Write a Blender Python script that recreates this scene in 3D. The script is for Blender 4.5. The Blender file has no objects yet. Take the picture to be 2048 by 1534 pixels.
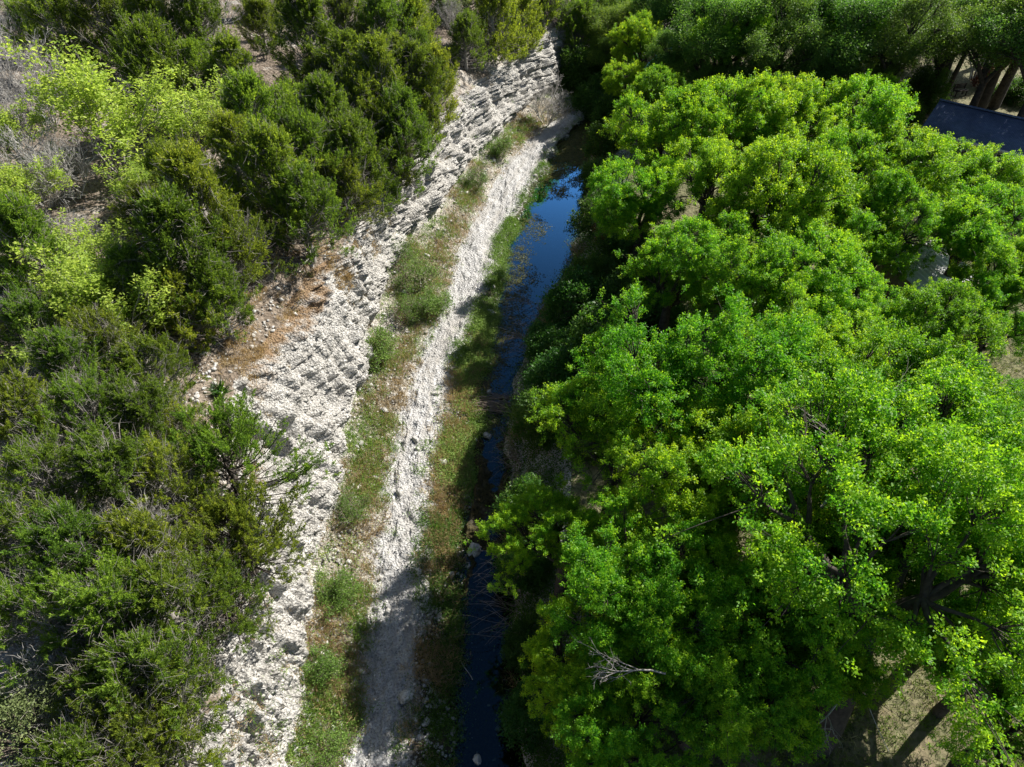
import bpy, math
import numpy as np
from mathutils import Vector

# ------------------------------------------------------------------ camera, sky, sun, exposure
scn = bpy.context.scene
COL = scn.collection
CAM_H, PITCH, FPX = 26.0, math.radians(43), 1384.0
cd = bpy.data.cameras.new('camera')
cd.sensor_fit = 'HORIZONTAL'
cd.angle = 2 * math.atan(1024 / FPX)
cd.clip_start = 0.5
cd.clip_end = 2000
cam = bpy.data.objects.new('camera', cd)
cam.location = (0, 0, CAM_H)
cam.rotation_euler = (math.pi / 2 - PITCH, 0, 0)
COL.objects.link(cam)
scn.camera = cam

SUN_EL, SUN_AZ = math.radians(39), math.radians(53)     # azimuth clockwise from +y
w = bpy.data.worlds.new('World')
scn.world = w
w.use_nodes = True
nt = w.node_tree
bg = nt.nodes['Background']
sky = nt.nodes.new('ShaderNodeTexSky')
sky.sky_type = 'NISHITA'
sky.sun_disc = False
sky.sun_elevation = SUN_EL
sky.sun_rotation = SUN_AZ
nt.links.new(sky.outputs['Color'], bg.inputs['Color'])
bg.inputs['Strength'].default_value = 0.055
sd = bpy.data.lights.new('sun', 'SUN')
sd.energy = 5.0
sd.angle = math.radians(0.5)
sd.color = (1.0, 0.95, 0.86)
so = bpy.data.objects.new('sun', sd)
sdir = Vector((math.cos(SUN_EL) * math.sin(SUN_AZ), math.cos(SUN_EL) * math.cos(SUN_AZ), math.sin(SUN_EL)))
so.rotation_euler = (-sdir).to_track_quat('-Z', 'Y').to_euler()
so.location = (30, 30, 60)
COL.objects.link(so)
scn.view_settings.view_transform = 'Standard'
scn.view_settings.look = 'None'
scn.view_settings.exposure = 1.08
scn.view_settings.gamma = 1
scn.cycles.max_bounces = 6
scn.cycles.diffuse_bounces = 3
scn.cycles.glossy_bounces = 2
scn.cycles.transmission_bounces = 3
scn.cycles.transparent_max_bounces = 6
scn.cycles.caustics_reflective = False
scn.cycles.caustics_refractive = False

# ------------------------------------------------------------------ noise
def hsh(i, j, s):
    h = (i.astype(np.int64) * 374761393 + j.astype(np.int64) * 668265263 + s * 1274126177) & 0xFFFFFFFF
    h = ((h ^ (h >> 13)) * 1274126177) & 0xFFFFFFFF
    h = (h ^ (h >> 16)) & 0xFFFFFFFF
    return h / 4294967295.0
def vnoise(x, y, s=0):
    i = np.floor(x); j = np.floor(y)
    fx = x - i; fy = y - j
    fx = fx * fx * (3 - 2 * fx); fy = fy * fy * (3 - 2 * fy)
    a = hsh(i, j, s); b = hsh(i + 1, j, s); c = hsh(i, j + 1, s); d = hsh(i + 1, j + 1, s)
    return (a + (b - a) * fx) * (1 - fy) + (c + (d - c) * fx) * fy
def fbm(x, y, s=0, o=4):
    t = 0; amp = 0.5; n = 0
    for k in range(o):
        t = t + amp * vnoise(x, y, s + k * 17); n += amp
        x = x * 2.03 + 5.1; y = y * 2.03 + 1.7; amp *= 0.5
    return t / n - 0.5
def voro(x, y, s=0):
    """(distance to the nearest cell, second minus first, random value of the cell)"""
    i = np.floor(x); j = np.floor(y)
    d1 = np.full(np.shape(x), 9.0); d2 = d1.copy(); r = np.zeros(np.shape(x))
    for a in (-1, 0, 1):
        for b in (-1, 0, 1):
            px = i + a + hsh(i + a, j + b, s); py = j + b + hsh(i + a, j + b, s + 7)
            d = np.hypot(px - x, py - y)
            rr = hsh(i + a, j + b, s + 13)
            m = d < d1
            d2 = np.where(m, d1, np.minimum(d2, d)); r = np.where(m, rr, r); d1 = np.where(m, d, d1)
    return d1, d2 - d1, r

# ------------------------------------------------------------------ materials
def newmat(name):
    m = bpy.data.materials.new(name); m.use_nodes = True
    t = m.node_tree; t.nodes.clear()
    out = t.nodes.new('ShaderNodeOutputMaterial')
    return m, t, out
def N(t, kind, **kw):
    n = t.nodes.new(kind)
    for k, v in kw.items():
        if k in n.inputs: n.inputs[k].default_value = v
        else: setattr(n, k, v)
    return n
def ramp(t, fac, stops):
    r = t.nodes.new('ShaderNodeValToRGB')
    e = r.color_ramp.elements
    while len(e) < len(stops): e.new(0.5)
    for el, (p, c) in zip(e, stops):
        el.position = p; el.color = (*c, 1)
    t.links.new(fac, r.inputs['Fac'])
    return r.outputs['Color']
def mixc(t, f, a, b, bt='MIX'):
    m = t.nodes.new('ShaderNodeMix'); m.data_type = 'RGBA'; m.blend_type = bt
    for s, v in ((m.inputs['Factor'], f), (m.inputs['A'], a), (m.inputs['B'], b)):
        if isinstance(v, (int, float)): s.default_value = v
        elif isinstance(v, tuple): s.default_value = (*v, 1)
        else: t.links.new(v, s)
    return m.outputs['Result']

def leaf_mat(name, stops, trans_mul, tf=0.5, spec=0.25, rnd=0.25, hue=0.0):
    m, t, out = newmat(name)
    at = N(t, 'ShaderNodeAttribute', attribute_name='tint')
    oi = N(t, 'ShaderNodeObjectInfo')
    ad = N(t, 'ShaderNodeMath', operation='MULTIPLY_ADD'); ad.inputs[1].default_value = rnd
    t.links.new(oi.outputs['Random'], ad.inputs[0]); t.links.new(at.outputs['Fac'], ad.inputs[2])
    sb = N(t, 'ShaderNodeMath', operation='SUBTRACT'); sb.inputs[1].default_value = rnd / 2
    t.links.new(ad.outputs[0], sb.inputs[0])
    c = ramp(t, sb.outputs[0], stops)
    if hue:
        mr = N(t, 'ShaderNodeMapRange'); mr.inputs['To Min'].default_value = 0.5 - hue; mr.inputs['To Max'].default_value = 0.5 + hue * .2
        fr_ = N(t, 'ShaderNodeMath', operation='FRACT'); ml = N(t, 'ShaderNodeMath', operation='MULTIPLY'); ml.inputs[1].default_value = 7.31
        t.links.new(oi.outputs['Random'], ml.inputs[0]); t.links.new(ml.outputs[0], fr_.inputs[0]); t.links.new(fr_.outputs[0], mr.inputs[0])
        hs = N(t, 'ShaderNodeHueSaturation'); t.links.new(mr.outputs[0], hs.inputs['Hue']); t.links.new(c, hs.inputs['Color']); c = hs.outputs[0]
    p = N(t, 'ShaderNodeBsdfPrincipled', Roughness=0.5)
    p.inputs['Specular IOR Level'].default_value = spec
    t.links.new(c, p.inputs['Base Color'])
    tr = N(t, 'ShaderNodeBsdfTranslucent')
    t.links.new(mixc(t, 1.0, c, trans_mul, 'MULTIPLY'), tr.inputs['Color'])
    mx = N(t, 'ShaderNodeMixShader', Fac=tf)
    t.links.new(p.outputs[0], mx.inputs[1]); t.links.new(tr.outputs[0], mx.inputs[2])
    t.links.new(mx.outputs[0], out.inputs['Surface'])
    return m
def solid_mat(name, col, rough=0.8, col2=None, scale=6.0, spec=0.2, bump=0.0, detail=6):
    m, t, out = newmat(name)
    p = N(t, 'ShaderNodeBsdfPrincipled', Roughness=rough)
    p.inputs['Specular IOR Level'].default_value = spec
    tc = N(t, 'ShaderNodeTexCoord')
    n = N(t, 'ShaderNodeTexNoise', Scale=scale, Detail=detail, Roughness=0.6)
    t.links.new(tc.outputs['Object'], n.inputs['Vector'])
    c = ramp(t, n.outputs['Fac'], [(0.32, col), (0.68, col2 or tuple(v * 0.6 for v in col))])
    t.links.new(c, p.inputs['Base Color'])
    if bump:
        b = N(t, 'ShaderNodeBump', Strength=bump, Distance=0.05)
        t.links.new(n.outputs['Fac'], b.inputs['Height']); t.links.new(b.outputs[0], p.inputs['Normal'])
    t.links.new(p.outputs[0], out.inputs['Surface'])
    return m
def rock_mat(name, c1, c2, c3, speck=9.0, soil=None, soilcut=(0.55, 0.7), bump=0.6, rough=0.9):
    """weathered stone or rubble: large tone noise, pebble cells, pores and soil patches"""
    m, t, out = newmat(name)
    p = N(t, 'ShaderNodeBsdfPrincipled', Roughness=rough); p.inputs['Specular IOR Level'].default_value = 0.15
    g = N(t, 'ShaderNodeNewGeometry')
    n1 = N(t, 'ShaderNodeTexNoise', Scale=0.9, Detail=8.0, Roughness=0.65); t.links.new(g.outputs['Position'], n1.inputs['Vector'])
    n2 = N(t, 'ShaderNodeTexNoise', Scale=speck, Detail=5.0, Roughness=0.7); t.links.new(g.outputs['Position'], n2.inputs['Vector'])
    v = N(t, 'ShaderNodeTexVoronoi', Scale=speck * 0.8); t.links.new(g.outputs['Position'], v.inputs['Vector'])
    c = ramp(t, n1.outputs['Fac'], [(0.3, c2), (0.6, c1)])
    f = ramp(t, n2.outputs['Fac'], [(0.40, (1, 1, 1)), (0.52, (0, 0, 0))])
    c = mixc(t, f, c, c3)
    sp = N(t, 'ShaderNodeSeparateColor'); t.links.new(v.outputs['Color'], sp.inputs[0])
    c = mixc(t, 0.5, c, ramp(t, sp.outputs[0], [(0, (0.55, 0.54, 0.53)), (1, (1, 1, 1))]), 'MULTIPLY')
    if soil:
        a = N(t, 'ShaderNodeAttribute', attribute_name='soil')
        n3 = N(t, 'ShaderNodeTexNoise', Scale=1.7, Detail=7.0, Roughness=0.7); t.links.new(g.outputs['Position'], n3.inputs['Vector'])
        ad = N(t, 'ShaderNodeMath', operation='ADD'); t.links.new(a.outputs['Fac'], ad.inputs[0]); t.links.new(n3.outputs['Fac'], ad.inputs[1])
        sf = ramp(t, ad.outputs[0], [(soilcut[0], (0, 0, 0)), (soilcut[1], (1, 1, 1))])
        c = mixc(t, sf, c, soil)
    t.links.new(c, p.inputs['Base Color'])
    b = N(t, 'ShaderNodeBump', Strength=bump, Distance=0.09)
    hs = N(t, 'ShaderNodeMath', operation='ADD'); t.links.new(n2.outputs['Fac'], hs.inputs[0]); t.links.new(v.outputs['Distance'], hs.inputs[1])
    t.links.new(hs.outputs[0], b.inputs['Height']); t.links.new(b.outputs[0], p.inputs['Normal'])
    t.links.new(p.outputs[0], out.inputs['Surface'])
    return m

M = {}
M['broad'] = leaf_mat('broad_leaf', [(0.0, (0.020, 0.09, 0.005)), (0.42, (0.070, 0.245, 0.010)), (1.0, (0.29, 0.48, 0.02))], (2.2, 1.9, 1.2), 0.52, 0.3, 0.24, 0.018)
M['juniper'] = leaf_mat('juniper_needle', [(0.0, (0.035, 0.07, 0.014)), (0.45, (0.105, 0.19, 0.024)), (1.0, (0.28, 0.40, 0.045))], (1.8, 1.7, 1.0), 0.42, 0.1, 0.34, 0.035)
M['bud'] = leaf_mat('budding_leaf', [(0.0, (0.15, 0.24, 0.035)), (0.5, (0.28, 0.38, 0.06)), (1.0, (0.44, 0.52, 0.11))], (1.9, 1.9, 1.2), 0.45, 0.2)
M['shade'] = leaf_mat('dark_leaf', [(0.0, (0.02, 0.065, 0.012)), (0.5, (0.04, 0.12, 0.016)), (1.0, (0.11, 0.20, 0.03))], (1.9, 1.9, 1.2), 0.4, 0.3, 0.25, 0.03)
M['oak'] = leaf_mat('olive_leaf', [(0.0, (0.03, 0.07, 0.018)), (0.5, (0.07, 0.16, 0.03)), (1.0, (0.20, 0.32, 0.045))], (1.9, 1.9, 1.0), 0.4, 0.15, 0.25, 0.03)
M['pale'] = leaf_mat('pale_leaf', [(0.0, (0.10, 0.14, 0.05)), (0.5, (0.22, 0.27, 0.11)), (1.0, (0.42, 0.44, 0.25))], (1.3, 1.3, 1.0), 0.35, 0.1)
M['weed'] = leaf_mat('weed_leaf', [(0.0, (0.04, 0.09, 0.014)), (0.5, (0.10, 0.19, 0.03)), (1.0, (0.24, 0.34, 0.08))], (1.6, 1.6, 1.0), 0.4, 0.2)
M['dry'] = leaf_mat('dry_blade', [(0.0, (0.17, 0.13, 0.075)), (0.4, (0.34, 0.265, 0.155)), (0.75, (0.45, 0.32, 0.155)), (1.0, (0.52, 0.43, 0.26))], (1.2, 1.2, 1.0), 0.3, 0.05)
M['lawn'] = leaf_mat('lawn_blade', [(0.0, (0.05, 0.11, 0.018)), (0.5, (0.13, 0.20, 0.035)), (0.75, (0.26, 0.26, 0.10)), (1.0, (0.42, 0.37, 0.21))], (1.3, 1.3, 1.0), 0.35, 0.05)
M['red'] = leaf_mat('red_leaf', [(0.0, (0.10, 0.03, 0.02)), (1.0, (0.30, 0.09, 0.06))], (1.3, 1.3, 1.0), 0.35, 0.1)
M['bark'] = solid_mat('dark_bark', (0.085, 0.072, 0.06), 0.9, (0.03, 0.026, 0.022), 5.0, bump=0.6)
M['greybark'] = solid_mat('grey_bark', (0.36, 0.335, 0.31), 0.9, (0.16, 0.145, 0.13), 5.0)
M['palebark'] = solid_mat('bleached_wood', (0.52, 0.50, 0.475), 0.85, (0.28, 0.265, 0.245), 4.0)
M['twig'] = solid_mat('dry_twig', (0.30, 0.25, 0.21), 0.9, (0.14, 0.11, 0.09), 4.0)
M['cliff'] = rock_mat('limestone', (0.62, 0.605, 0.575), (0.42, 0.405, 0.38), (0.22, 0.21, 0.19), 13.0, (0.24, 0.165, 0.10), (0.72, 0.95), 1.0)
M['path'] = rock_mat('white_rubble', (0.58, 0.575, 0.57), (0.44, 0.435, 0.43), (0.29, 0.285, 0.28), 13.0, (0.36, 0.345, 0.325), (0.66, 0.98), 0.9)
M['talus'] = rock_mat('talus_soil', (0.56, 0.535, 0.49), (0.40, 0.37, 0.32), (0.20, 0.175, 0.14), 10.0, (0.20, 0.175, 0.13), (0.44, 0.74), 0.9)
M['bar'] = rock_mat('wet_gravel', (0.60, 0.59, 0.57), (0.42, 0.40, 0.37), (0.22, 0.205, 0.18), 12.0, (0.07, 0.062, 0.042), (0.50, 0.80), 0.9)
M['ground'] = rock_mat('stony_litter', (0.27, 0.225, 0.18), (0.16, 0.125, 0.095), (0.07, 0.055, 0.04), 7.0, (0.36, 0.33, 0.295), (0.56, 0.72), 0.9)
M['lawnsoil'] = rock_mat('dry_lawn_soil', (0.22, 0.205, 0.12), (0.12, 0.125, 0.06), (0.08, 0.085, 0.04), 6.0, (0.19, 0.16, 0.10), (0.55, 0.75), 0.5)
M['bed'] = rock_mat('creek_bed_mud', (0.075, 0.062, 0.025), (0.04, 0.036, 0.014), (0.02, 0.018, 0.01), 8.0, (0.085, 0.075, 0.055), (0.75, 0.95), 0.9)
M['stone'] = rock_mat('loose_limestone', (0.56, 0.55, 0.53), (0.40, 0.385, 0.36), (0.28, 0.265, 0.24), 9.0, None, bump=0.5)
def water_mat():
    m, t, out = newmat('creek_water')
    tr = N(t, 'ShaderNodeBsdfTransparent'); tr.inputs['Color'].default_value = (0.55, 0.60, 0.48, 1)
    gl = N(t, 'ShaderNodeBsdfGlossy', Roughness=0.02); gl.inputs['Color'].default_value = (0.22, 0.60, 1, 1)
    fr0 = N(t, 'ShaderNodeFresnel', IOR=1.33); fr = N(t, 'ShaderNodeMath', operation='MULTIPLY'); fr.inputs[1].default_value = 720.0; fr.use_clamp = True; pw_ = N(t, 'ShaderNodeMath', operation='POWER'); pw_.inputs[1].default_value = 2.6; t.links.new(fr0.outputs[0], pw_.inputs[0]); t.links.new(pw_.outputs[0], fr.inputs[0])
    g = N(t, 'ShaderNodeNewGeometry')
    n = N(t, 'ShaderNodeTexNoise', Scale=1.6, Detail=3.0, Roughness=0.5); t.links.new(g.outputs['Position'], n.inputs['Vector'])
    b = N(t, 'ShaderNodeBump', Strength=0.10, Distance=0.03); t.links.new(n.outputs['Fac'], b.inputs['Height'])
    t.links.new(b.outputs[0], gl.inputs['Normal'])
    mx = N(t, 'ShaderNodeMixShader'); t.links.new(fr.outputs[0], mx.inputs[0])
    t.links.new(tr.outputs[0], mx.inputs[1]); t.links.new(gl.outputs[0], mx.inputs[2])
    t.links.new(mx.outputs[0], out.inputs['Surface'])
    return m
M['water'] = water_mat()

# ------------------------------------------------------------------ mesh helpers
def mesh_from(name, V, F, mat, attrs=None, smooth=False):
    """V (n,3); F (m,k) with one k for all faces"""
    me = bpy.data.meshes.new(name)
    V = np.asarray(V, np.float32); F = np.asarray(F, np.int32)
    m, k = F.shape
    me.vertices.add(len(V)); me.vertices.foreach_set('co', V.ravel())
    me.loops.add(m * k); me.loops.foreach_set('vertex_index', F.ravel())
    me.polygons.add(m)
    me.polygons.foreach_set('loop_start', np.arange(0, m * k, k, dtype=np.int32))
    try: me.polygons.foreach_set('loop_total', np.full(m, k, np.int32))
    except Exception: pass
    for an, (dom, dat) in (attrs or {}).items():
        a = me.attributes.new(an, 'FLOAT', dom); a.data.foreach_set('value', np.asarray(dat, np.float32).ravel())
    if smooth: me.polygons.foreach_set('use_smooth', np.ones(m, bool))
    me.update(calc_edges=True); me.validate()
    me.materials.append(mat)
    return me
def link(name, me, parent=None):
    o = bpy.data.objects.new(name, me); COL.objects.link(o)
    if parent: o.parent = parent
    return o
def structure(o, kind='structure'):
    o['kind'] = kind; return o
def tag(o, label, cat, group=None):
    o['label'] = label; o['category'] = cat
    if group: o['group'] = group
    return o
def empty(name, loc=(0, 0, 0), rz=0, s=1.0):
    o = bpy.data.objects.new(name, None); COL.objects.link(o)
    o.location = loc; o.rotation_euler = (0, 0, rz); o.scale = (s, s, s); o.empty_display_size = 0.3
    return o
def nrm(v):
    return v / np.maximum(np.linalg.norm(v, axis=-1, keepdims=True), 1e-9)
def leaves_quads(pos, axis, up, L, W, bend=0.15):
    """kite-shaped leaf for each position"""
    axis = nrm(axis); side = nrm(np.cross(axis, up)); nn = np.cross(side, axis)
    L = np.asarray(L)[:, None]; W = np.asarray(W)[:, None]
    mid = pos + axis * L * 0.45 + nn * L * bend
    return np.stack([pos, mid + side * W * 0.5, pos + axis * L, mid - side * W * 0.5], 1)
def quads_mesh(name, Q, tint, mat):
    n = len(Q)
    return mesh_from(name, Q.reshape(-1, 3), np.arange(n * 4).reshape(n, 4), mat, {'tint': ('FACE', tint)})
def tubes(Pts, R, sides):
    """Pts (n,K,3), R (n,K) -> verts, quads"""
    n, K, _ = Pts.shape
    T = np.gradient(Pts, axis=1); T = nrm(T)
    mean = nrm(Pts[:, -1] - Pts[:, 0])
    ref = np.where(np.abs(mean[:, 2:3]) > 0.8, np.array([[1.0, 0, 0]]), np.array([[0, 0, 1.0]]))
    A = nrm(np.cross(T, ref[:, None, :])); B = np.cross(T, A)
    ang = np.arange(sides) * 2 * math.pi / sides
    V = Pts[:, :, None, :] + R[:, :, None, None] * (A[:, :, None, :] * np.cos(ang)[:, None] + B[:, :, None, :] * np.sin(ang)[:, None])
    idx = np.arange(n * K * sides).reshape(n, K, sides)
    a = idx[:, :-1]; b = idx[:, 1:]
    F = np.stack([a, np.roll(a, -1, 2), np.roll(b, -1, 2), b], -1).reshape(-1, 4)
    return V.reshape(-1, 3), F
def join(parts):
    V = []; F = []; o = 0
    for v, f in parts:
        V.append(v); F.append(f + o); o += len(v)
    return np.concatenate(V), np.concatenate(F)
def bez(p0, p1, p2, p3, K=6):
    t = np.linspace(0, 1, K)[None, :, None]
    return ((1 - t) ** 3 * p0[:, None] + 3 * (1 - t) ** 2 * t * p1[:, None] + 3 * (1 - t) * t * t * p2[:, None] + t ** 3 * p3[:, None])
def taper(n, K, r0, r1):
    r0 = np.broadcast_to(r0, (n,)); r1 = np.broadcast_to(r1, (n,))
    t = np.linspace(0, 1, K)[None]
    return r0[:, None] * (1 - t) + r1[:, None] * t

# ------------------------------------------------------------------ terrain curves (photo traces laid on the creek's own plan)
def P(px, py, z):
    v = (py - 767) / FPX; d = (CAM_H - z) / (math.sin(PITCH) + v * math.cos(PITCH))
    return (px - 1024) / FPX * d, d * (math.cos(PITCH) - v * math.sin(PITCH)), d
TR = {
 'T': (6.0, [(430,1534),(440,1300),(425,1100),(425,950),(440,850),(520,700),(600,560),(690,480),(800,390),(850,300),(920,220),(1040,130),(1110,100)]),
 'F': (1.8, [(600,1534),(600,1400),(600,1250),(640,1100),(680,950),(690,850),(735,750),(745,650),(765,560),(800,500),(860,430),(920,350),(985,280),(1040,220),(1100,180),(1140,140)]),
 'L': (0.7, [(690,1534),(715,1400),(730,1250),(745,1100),(770,950),(775,870),(815,780),(850,700),(885,600),(915,500),(965,400),(1010,330),(1050,280),(1110,240),(1155,215)]),
 'R': (0.5, [(815,1534),(835,1250),(840,1100),(850,950),(865,870),(880,780),(905,700),(960,600),(1000,500),(1040,400),(1085,330),(1112,280),(1162,235)]),
 'W': (0.0, [(905,1534),(910,1400),(925,1250),(930,1100),(945,950),(960,870),(985,780),(990,700),(1000,620),(1000,520),(1020,450),(1045,400),(1090,330),(1118,280),(1164,240)]),
 'V': (0.0, [(1045,1534),(1030,1400),(1020,1250),(1005,1100),(1010,950),(1010,870),(1030,780),(1050,700),(1070,640),(1110,580),(1140,520),(1165,450),(1172,400),(1182,330),(1195,280),(1212,240)])}
YK = np.arange(-10, 205, 1.0)
CV = {}
for k, (z, l) in TR.items():
    q = np.array([P(a, b, z)[:2] for a, b in l]); q = q[np.argsort(q[:, 1])]
    c = np.interp(YK, q[:, 1], q[:, 0])
    ye = q[-1, 1]; c = np.where(YK > ye, q[-1, 0] + (YK - ye) * 0.5, c)
    kern = np.array([1, 2, 3, 2, 1.0]); kern /= kern.sum()
    c = np.convolve(np.pad(c, 2, 'edge'), kern, 'valid')
    CV[k] = c
CV['T'] = np.minimum(CV['T'], CV['F'] - 1.5)
CV['F'] = np.minimum(CV['F'], CV['L'] - 0.6)
CV['R'] = np.maximum(CV['R'], CV['L'] + 0.9)
CV['W'] = np.maximum(CV['W'], CV['R'] + 0.25)
CV['V'] = np.maximum(CV['V'], CV['W'] + 1.2)
CV['B'] = CV['V'] + 3.0
CV['A'] = np.full_like(YK, -120.0); CV['Z'] = np.full_like(YK, 130.0)
ORDER = ['A', 'T', 'F', 'L', 'R', 'W', 'V', 'B', 'Z']
def curves(y):
    """(len(y), 9) with a little wander"""
    out = []
    for i, k in enumerate(ORDER):
        c = np.interp(y, YK, CV[k])
        amp = [0, .8, .7, .45, .40, .6, .5, .2, 0][i]
        out.append(c + amp * 2 * fbm(y * 0.6, np.full_like(y, i * 9.7), 3 + i, 5))
    return np.stack(out, -1)
def zbase(x, y, C):
    """smooth height; C = curves(y)"""
    T, F, L, R, W, V, B = [C[..., i] for i in range(1, 8)]
    zp = 6.0 + 2.6 * (1 - np.exp(-np.maximum(T - x, 0) / 4.0)) + 0.035 * np.maximum(T - x, 0)
    t = np.clip((x - T) / np.maximum(F - T, .1), 0, 1)
    kb = .50 + .18 * np.clip(fbm(y * .16, y * 0 + 3.3, 48, 2) * 3, -1, 1); zc = 6.0 - 4.2 * (np.where(t < kb, .34 * (t / kb) ** 1.3, .34 + .66 * ((t - kb) / (1 - kb)) ** .72))
    t2 = np.clip((x - F) / np.maximum(L - F, .1), 0, 1); zt = 1.8 - 1.1 * t2
    t3 = np.clip((x - L) / np.maximum(R - L, .1), 0, 1); zk = 0.7 - 0.25 * t3
    t4 = np.clip((x - R) / np.maximum(W - R, .1), 0, 1); zg = 0.45 - 0.47 * t4
    t5 = np.clip((x - W) / np.maximum(V - W, .1), 0, 1); zw = -0.02 - 0.40 * np.sin(math.pi * t5)
    t6 = np.clip((x - V) / np.maximum(B - V, .1), 0, 1); zb = -0.02 + 2.3 * t6 ** 0.8
    zr = 2.28 + 1.0 * (1 - np.exp(-np.maximum(x - B, 0) / 8.0))
    return np.select([x < T, x < F, x < L, x < R, x < W, x < V, x < B], [zp, zc, zt, zk, zg, zw, zb], zr)
def gz(x, y):
    x = np.atleast_1d(np.asarray(x, float)); y = np.atleast_1d(np.asarray(y, float))
    return zbase(x, y, curves(y)) + (fbm(x * .12, y * .12, 50, 3)) * np.where(np.abs(x + 2) > 12, 1.0, 0.25)
def strip_of(x, y):
    C = curves(y)
    return (x[:, None] > C).sum(1) - 1, C

# samples along the creek get finer towards the camera
ys = [-8.0]
while ys[-1] < 200: ys.append(ys[-1] + (0.055 + 0.0032 * max(ys[-1] - 6, 0) if ys[-1] > 4 else 0.25))
YS = np.array(ys)
CS = curves(YS)
AMP = np.array([0.5, 0.5, 0.3, 0.18, 0.16, 0.1, 0.05, 0.15, 0.25])      # roughness at each curve
def strip(name, i, nu, mat, pw=1.0):
    u = np.linspace(0, 1, nu)
    if pw != 1: u = u ** pw if pw > 0 else 1 - (1 - u) ** (-pw)
    x = CS[:, i][:, None] * (1 - u) + CS[:, i + 1][:, None] * u
    y = np.repeat(YS[:, None], nu, 1)
    Cx = np.repeat(CS[:, None, :], nu, 1)
    z = zbase(np.clip(x, CS[:, i][:, None] + 1e-4, CS[:, i + 1][:, None] - 1e-4), y, Cx)
    z = z + fbm(x * .12, y * .12, 50, 3) * np.where(np.abs(x + 2) > 12, 1.0, 0.25)
    edge = np.minimum(u, 1 - u)[None] * 2
    a = AMP[i] * (1 - u) + AMP[i + 1] * u
    z = z + a[None] * 0.5 * fbm(x * 1.3, y * 1.3, 60, 4)
    soil = fbm(x * .5, y * .5, 71, 3) * 0.6
    if name == 'cliff':
        s = u[None] * 5.0
        e = np.clip(edge * 4, 0, 1)
        gul = fbm(y * 0.42, s * 0.12, 80, 3) * 1.7
        d1, g1, r1 = voro(y * 1.1 + fbm(y, s, 5) * .8, s * 1.7 + fbm(y * .8, s, 6) * .9, 81)
        d2, g2, r2 = voro(y * 3.2 + 9, s * 4.2 + fbm(y, s * 2, 8) * 1.2, 82)
        lay = z * 1.5 + fbm(y * .35, s * .3, 84, 3) * 2.2
        saw = (lay - np.floor(lay))
        d3, g3, r3 = voro(y * 7.5 + fbm(y * 3, s * 3, 7) * 1.2, s * 8.5, 83)
        e2 = np.clip(edge * 3, 0, 1)
        gully = np.abs(fbm(y * .33 + .1 * s, s * .10, 80, 3)) * 3.0                       # sharp-backed recesses between buttresses
        rill = np.abs(fbm(y * 1.5 + s * .25, s * .30, 89, 3)) * 1.5 + np.abs(fbm(y * 4.0 + s * .5, s * .7, 79, 3)) * .6
        bed = z * 1.25 + fbm(y * .22, y * 0, 84, 3) * 2.0
        bk = np.floor(bed); bf = bed - bk
        ledge = (hsh(bk, np.floor(y * .30 + hsh(bk, bk, 5) * 9), 77) - .5) * .75 + (hsh(bk, bk * 0, 78) - .5) * .3 - .35 * np.clip((bf - .80) / .2, 0, 1)
        out_ = e2 * (.55 - gully) * 1.0 + e * (.35 - rill) * 1.15 + e * ledge * np.clip(u[None] * 2.2 - .3, .1, 1) * np.clip((y - 22) / 20, .35, .8)
        out_ = out_ + e * ((r1 - .5) * .26 - .14 * np.exp(-g1 * 14) + (r2 - .5) * .13 - .05 * np.exp(-g2 * 12) + (r3 - .5) * .06 + fbm(y * 5 + s * 1.5, s * 2.6, 85, 4) * .46 + fbm(y * 13, s * 9, 88, 3) * .22)
        x = x + out_ * .95; z = z + out_ * .28
        soil = (.22 + .40 * np.exp(-((y - 27) / 6) ** 2)) * np.clip(1 - u[None] * 2.6 + fbm(y * .5, s * .8, 87, 3) * 1.3, 0, 1) + fbm(y * .7, s * .7, 86, 3) * .35 + .12 * np.clip(u[None] * 4 - 3, 0, 1)
    elif name == 'path':
        e = np.clip(edge * 5, 0, 1)
        d1, g1, r1 = voro(x * 2.2, y * 1.5, 91); d2, g2, r2 = voro(x * 6, y * 5, 92)
        d3, g3, r3 = voro(x * 11, y * 10, 90)
        z = z + e * ((r1 - .5) * .11 - .04 * np.exp(-g1 * 9) + (r2 - .5) * .07 - .03 * np.exp(-g2 * 7) + (r3 - .5) * .05 + .35 * fbm(x * .9, y * .4, 93, 3) + .25 * fbm(x * 3, y * 3, 89, 3))
        soil = .9 * fbm(u[None] * 7 + y * .08, y * .22, 97, 4) + .22 + .15 * (1 - e)
    elif name in ('talus_slope', 'gravel_bar', 'creek_bed'):
        e = np.clip(edge * 5, 0, 1)
        d2, g2, r2 = voro(x * 4.5, y * 4.5, 94)
        k = {'talus_slope': .20, 'gravel_bar': .15, 'creek_bed': .08}[name]
        z = z + e * ((r2 - .5) * k - .5 * k * np.exp(-g2 * 7))
        if name == 'talus_slope': soil = soil + .30 * np.sin(math.pi * u[None]) - .10
        if name == 'gravel_bar': soil = soil * 1.4 + .55 * np.clip(u[None] * 2.4 - .15, 0, 1) - .12 + .15 * np.clip((22 - y) / 12, 0, 1)
        if name == 'creek_bed':
            z = z + e * .66 * (1.12 - .55 * u[None]) * np.exp(-((y - 20) / 4.2) ** 2) * (.8 + 1.5 * fbm(x * 1.5, y * 1.5, 95, 3))
            soil = soil + .25 * np.exp(-((y - 20) / 5) ** 2)
    elif name == 'ground':
        z = z + .10 * fbm(x * 2.5, y * 2.5, 96, 3) * np.clip((1 - u[None]) * 200, 0, 1)
        soil = soil + (.12 - .45 * np.exp(-((y - 27) / 7) ** 2)) * np.exp(-np.maximum(CS[:, 1][:, None] - x, 0) / 3.0)
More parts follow.
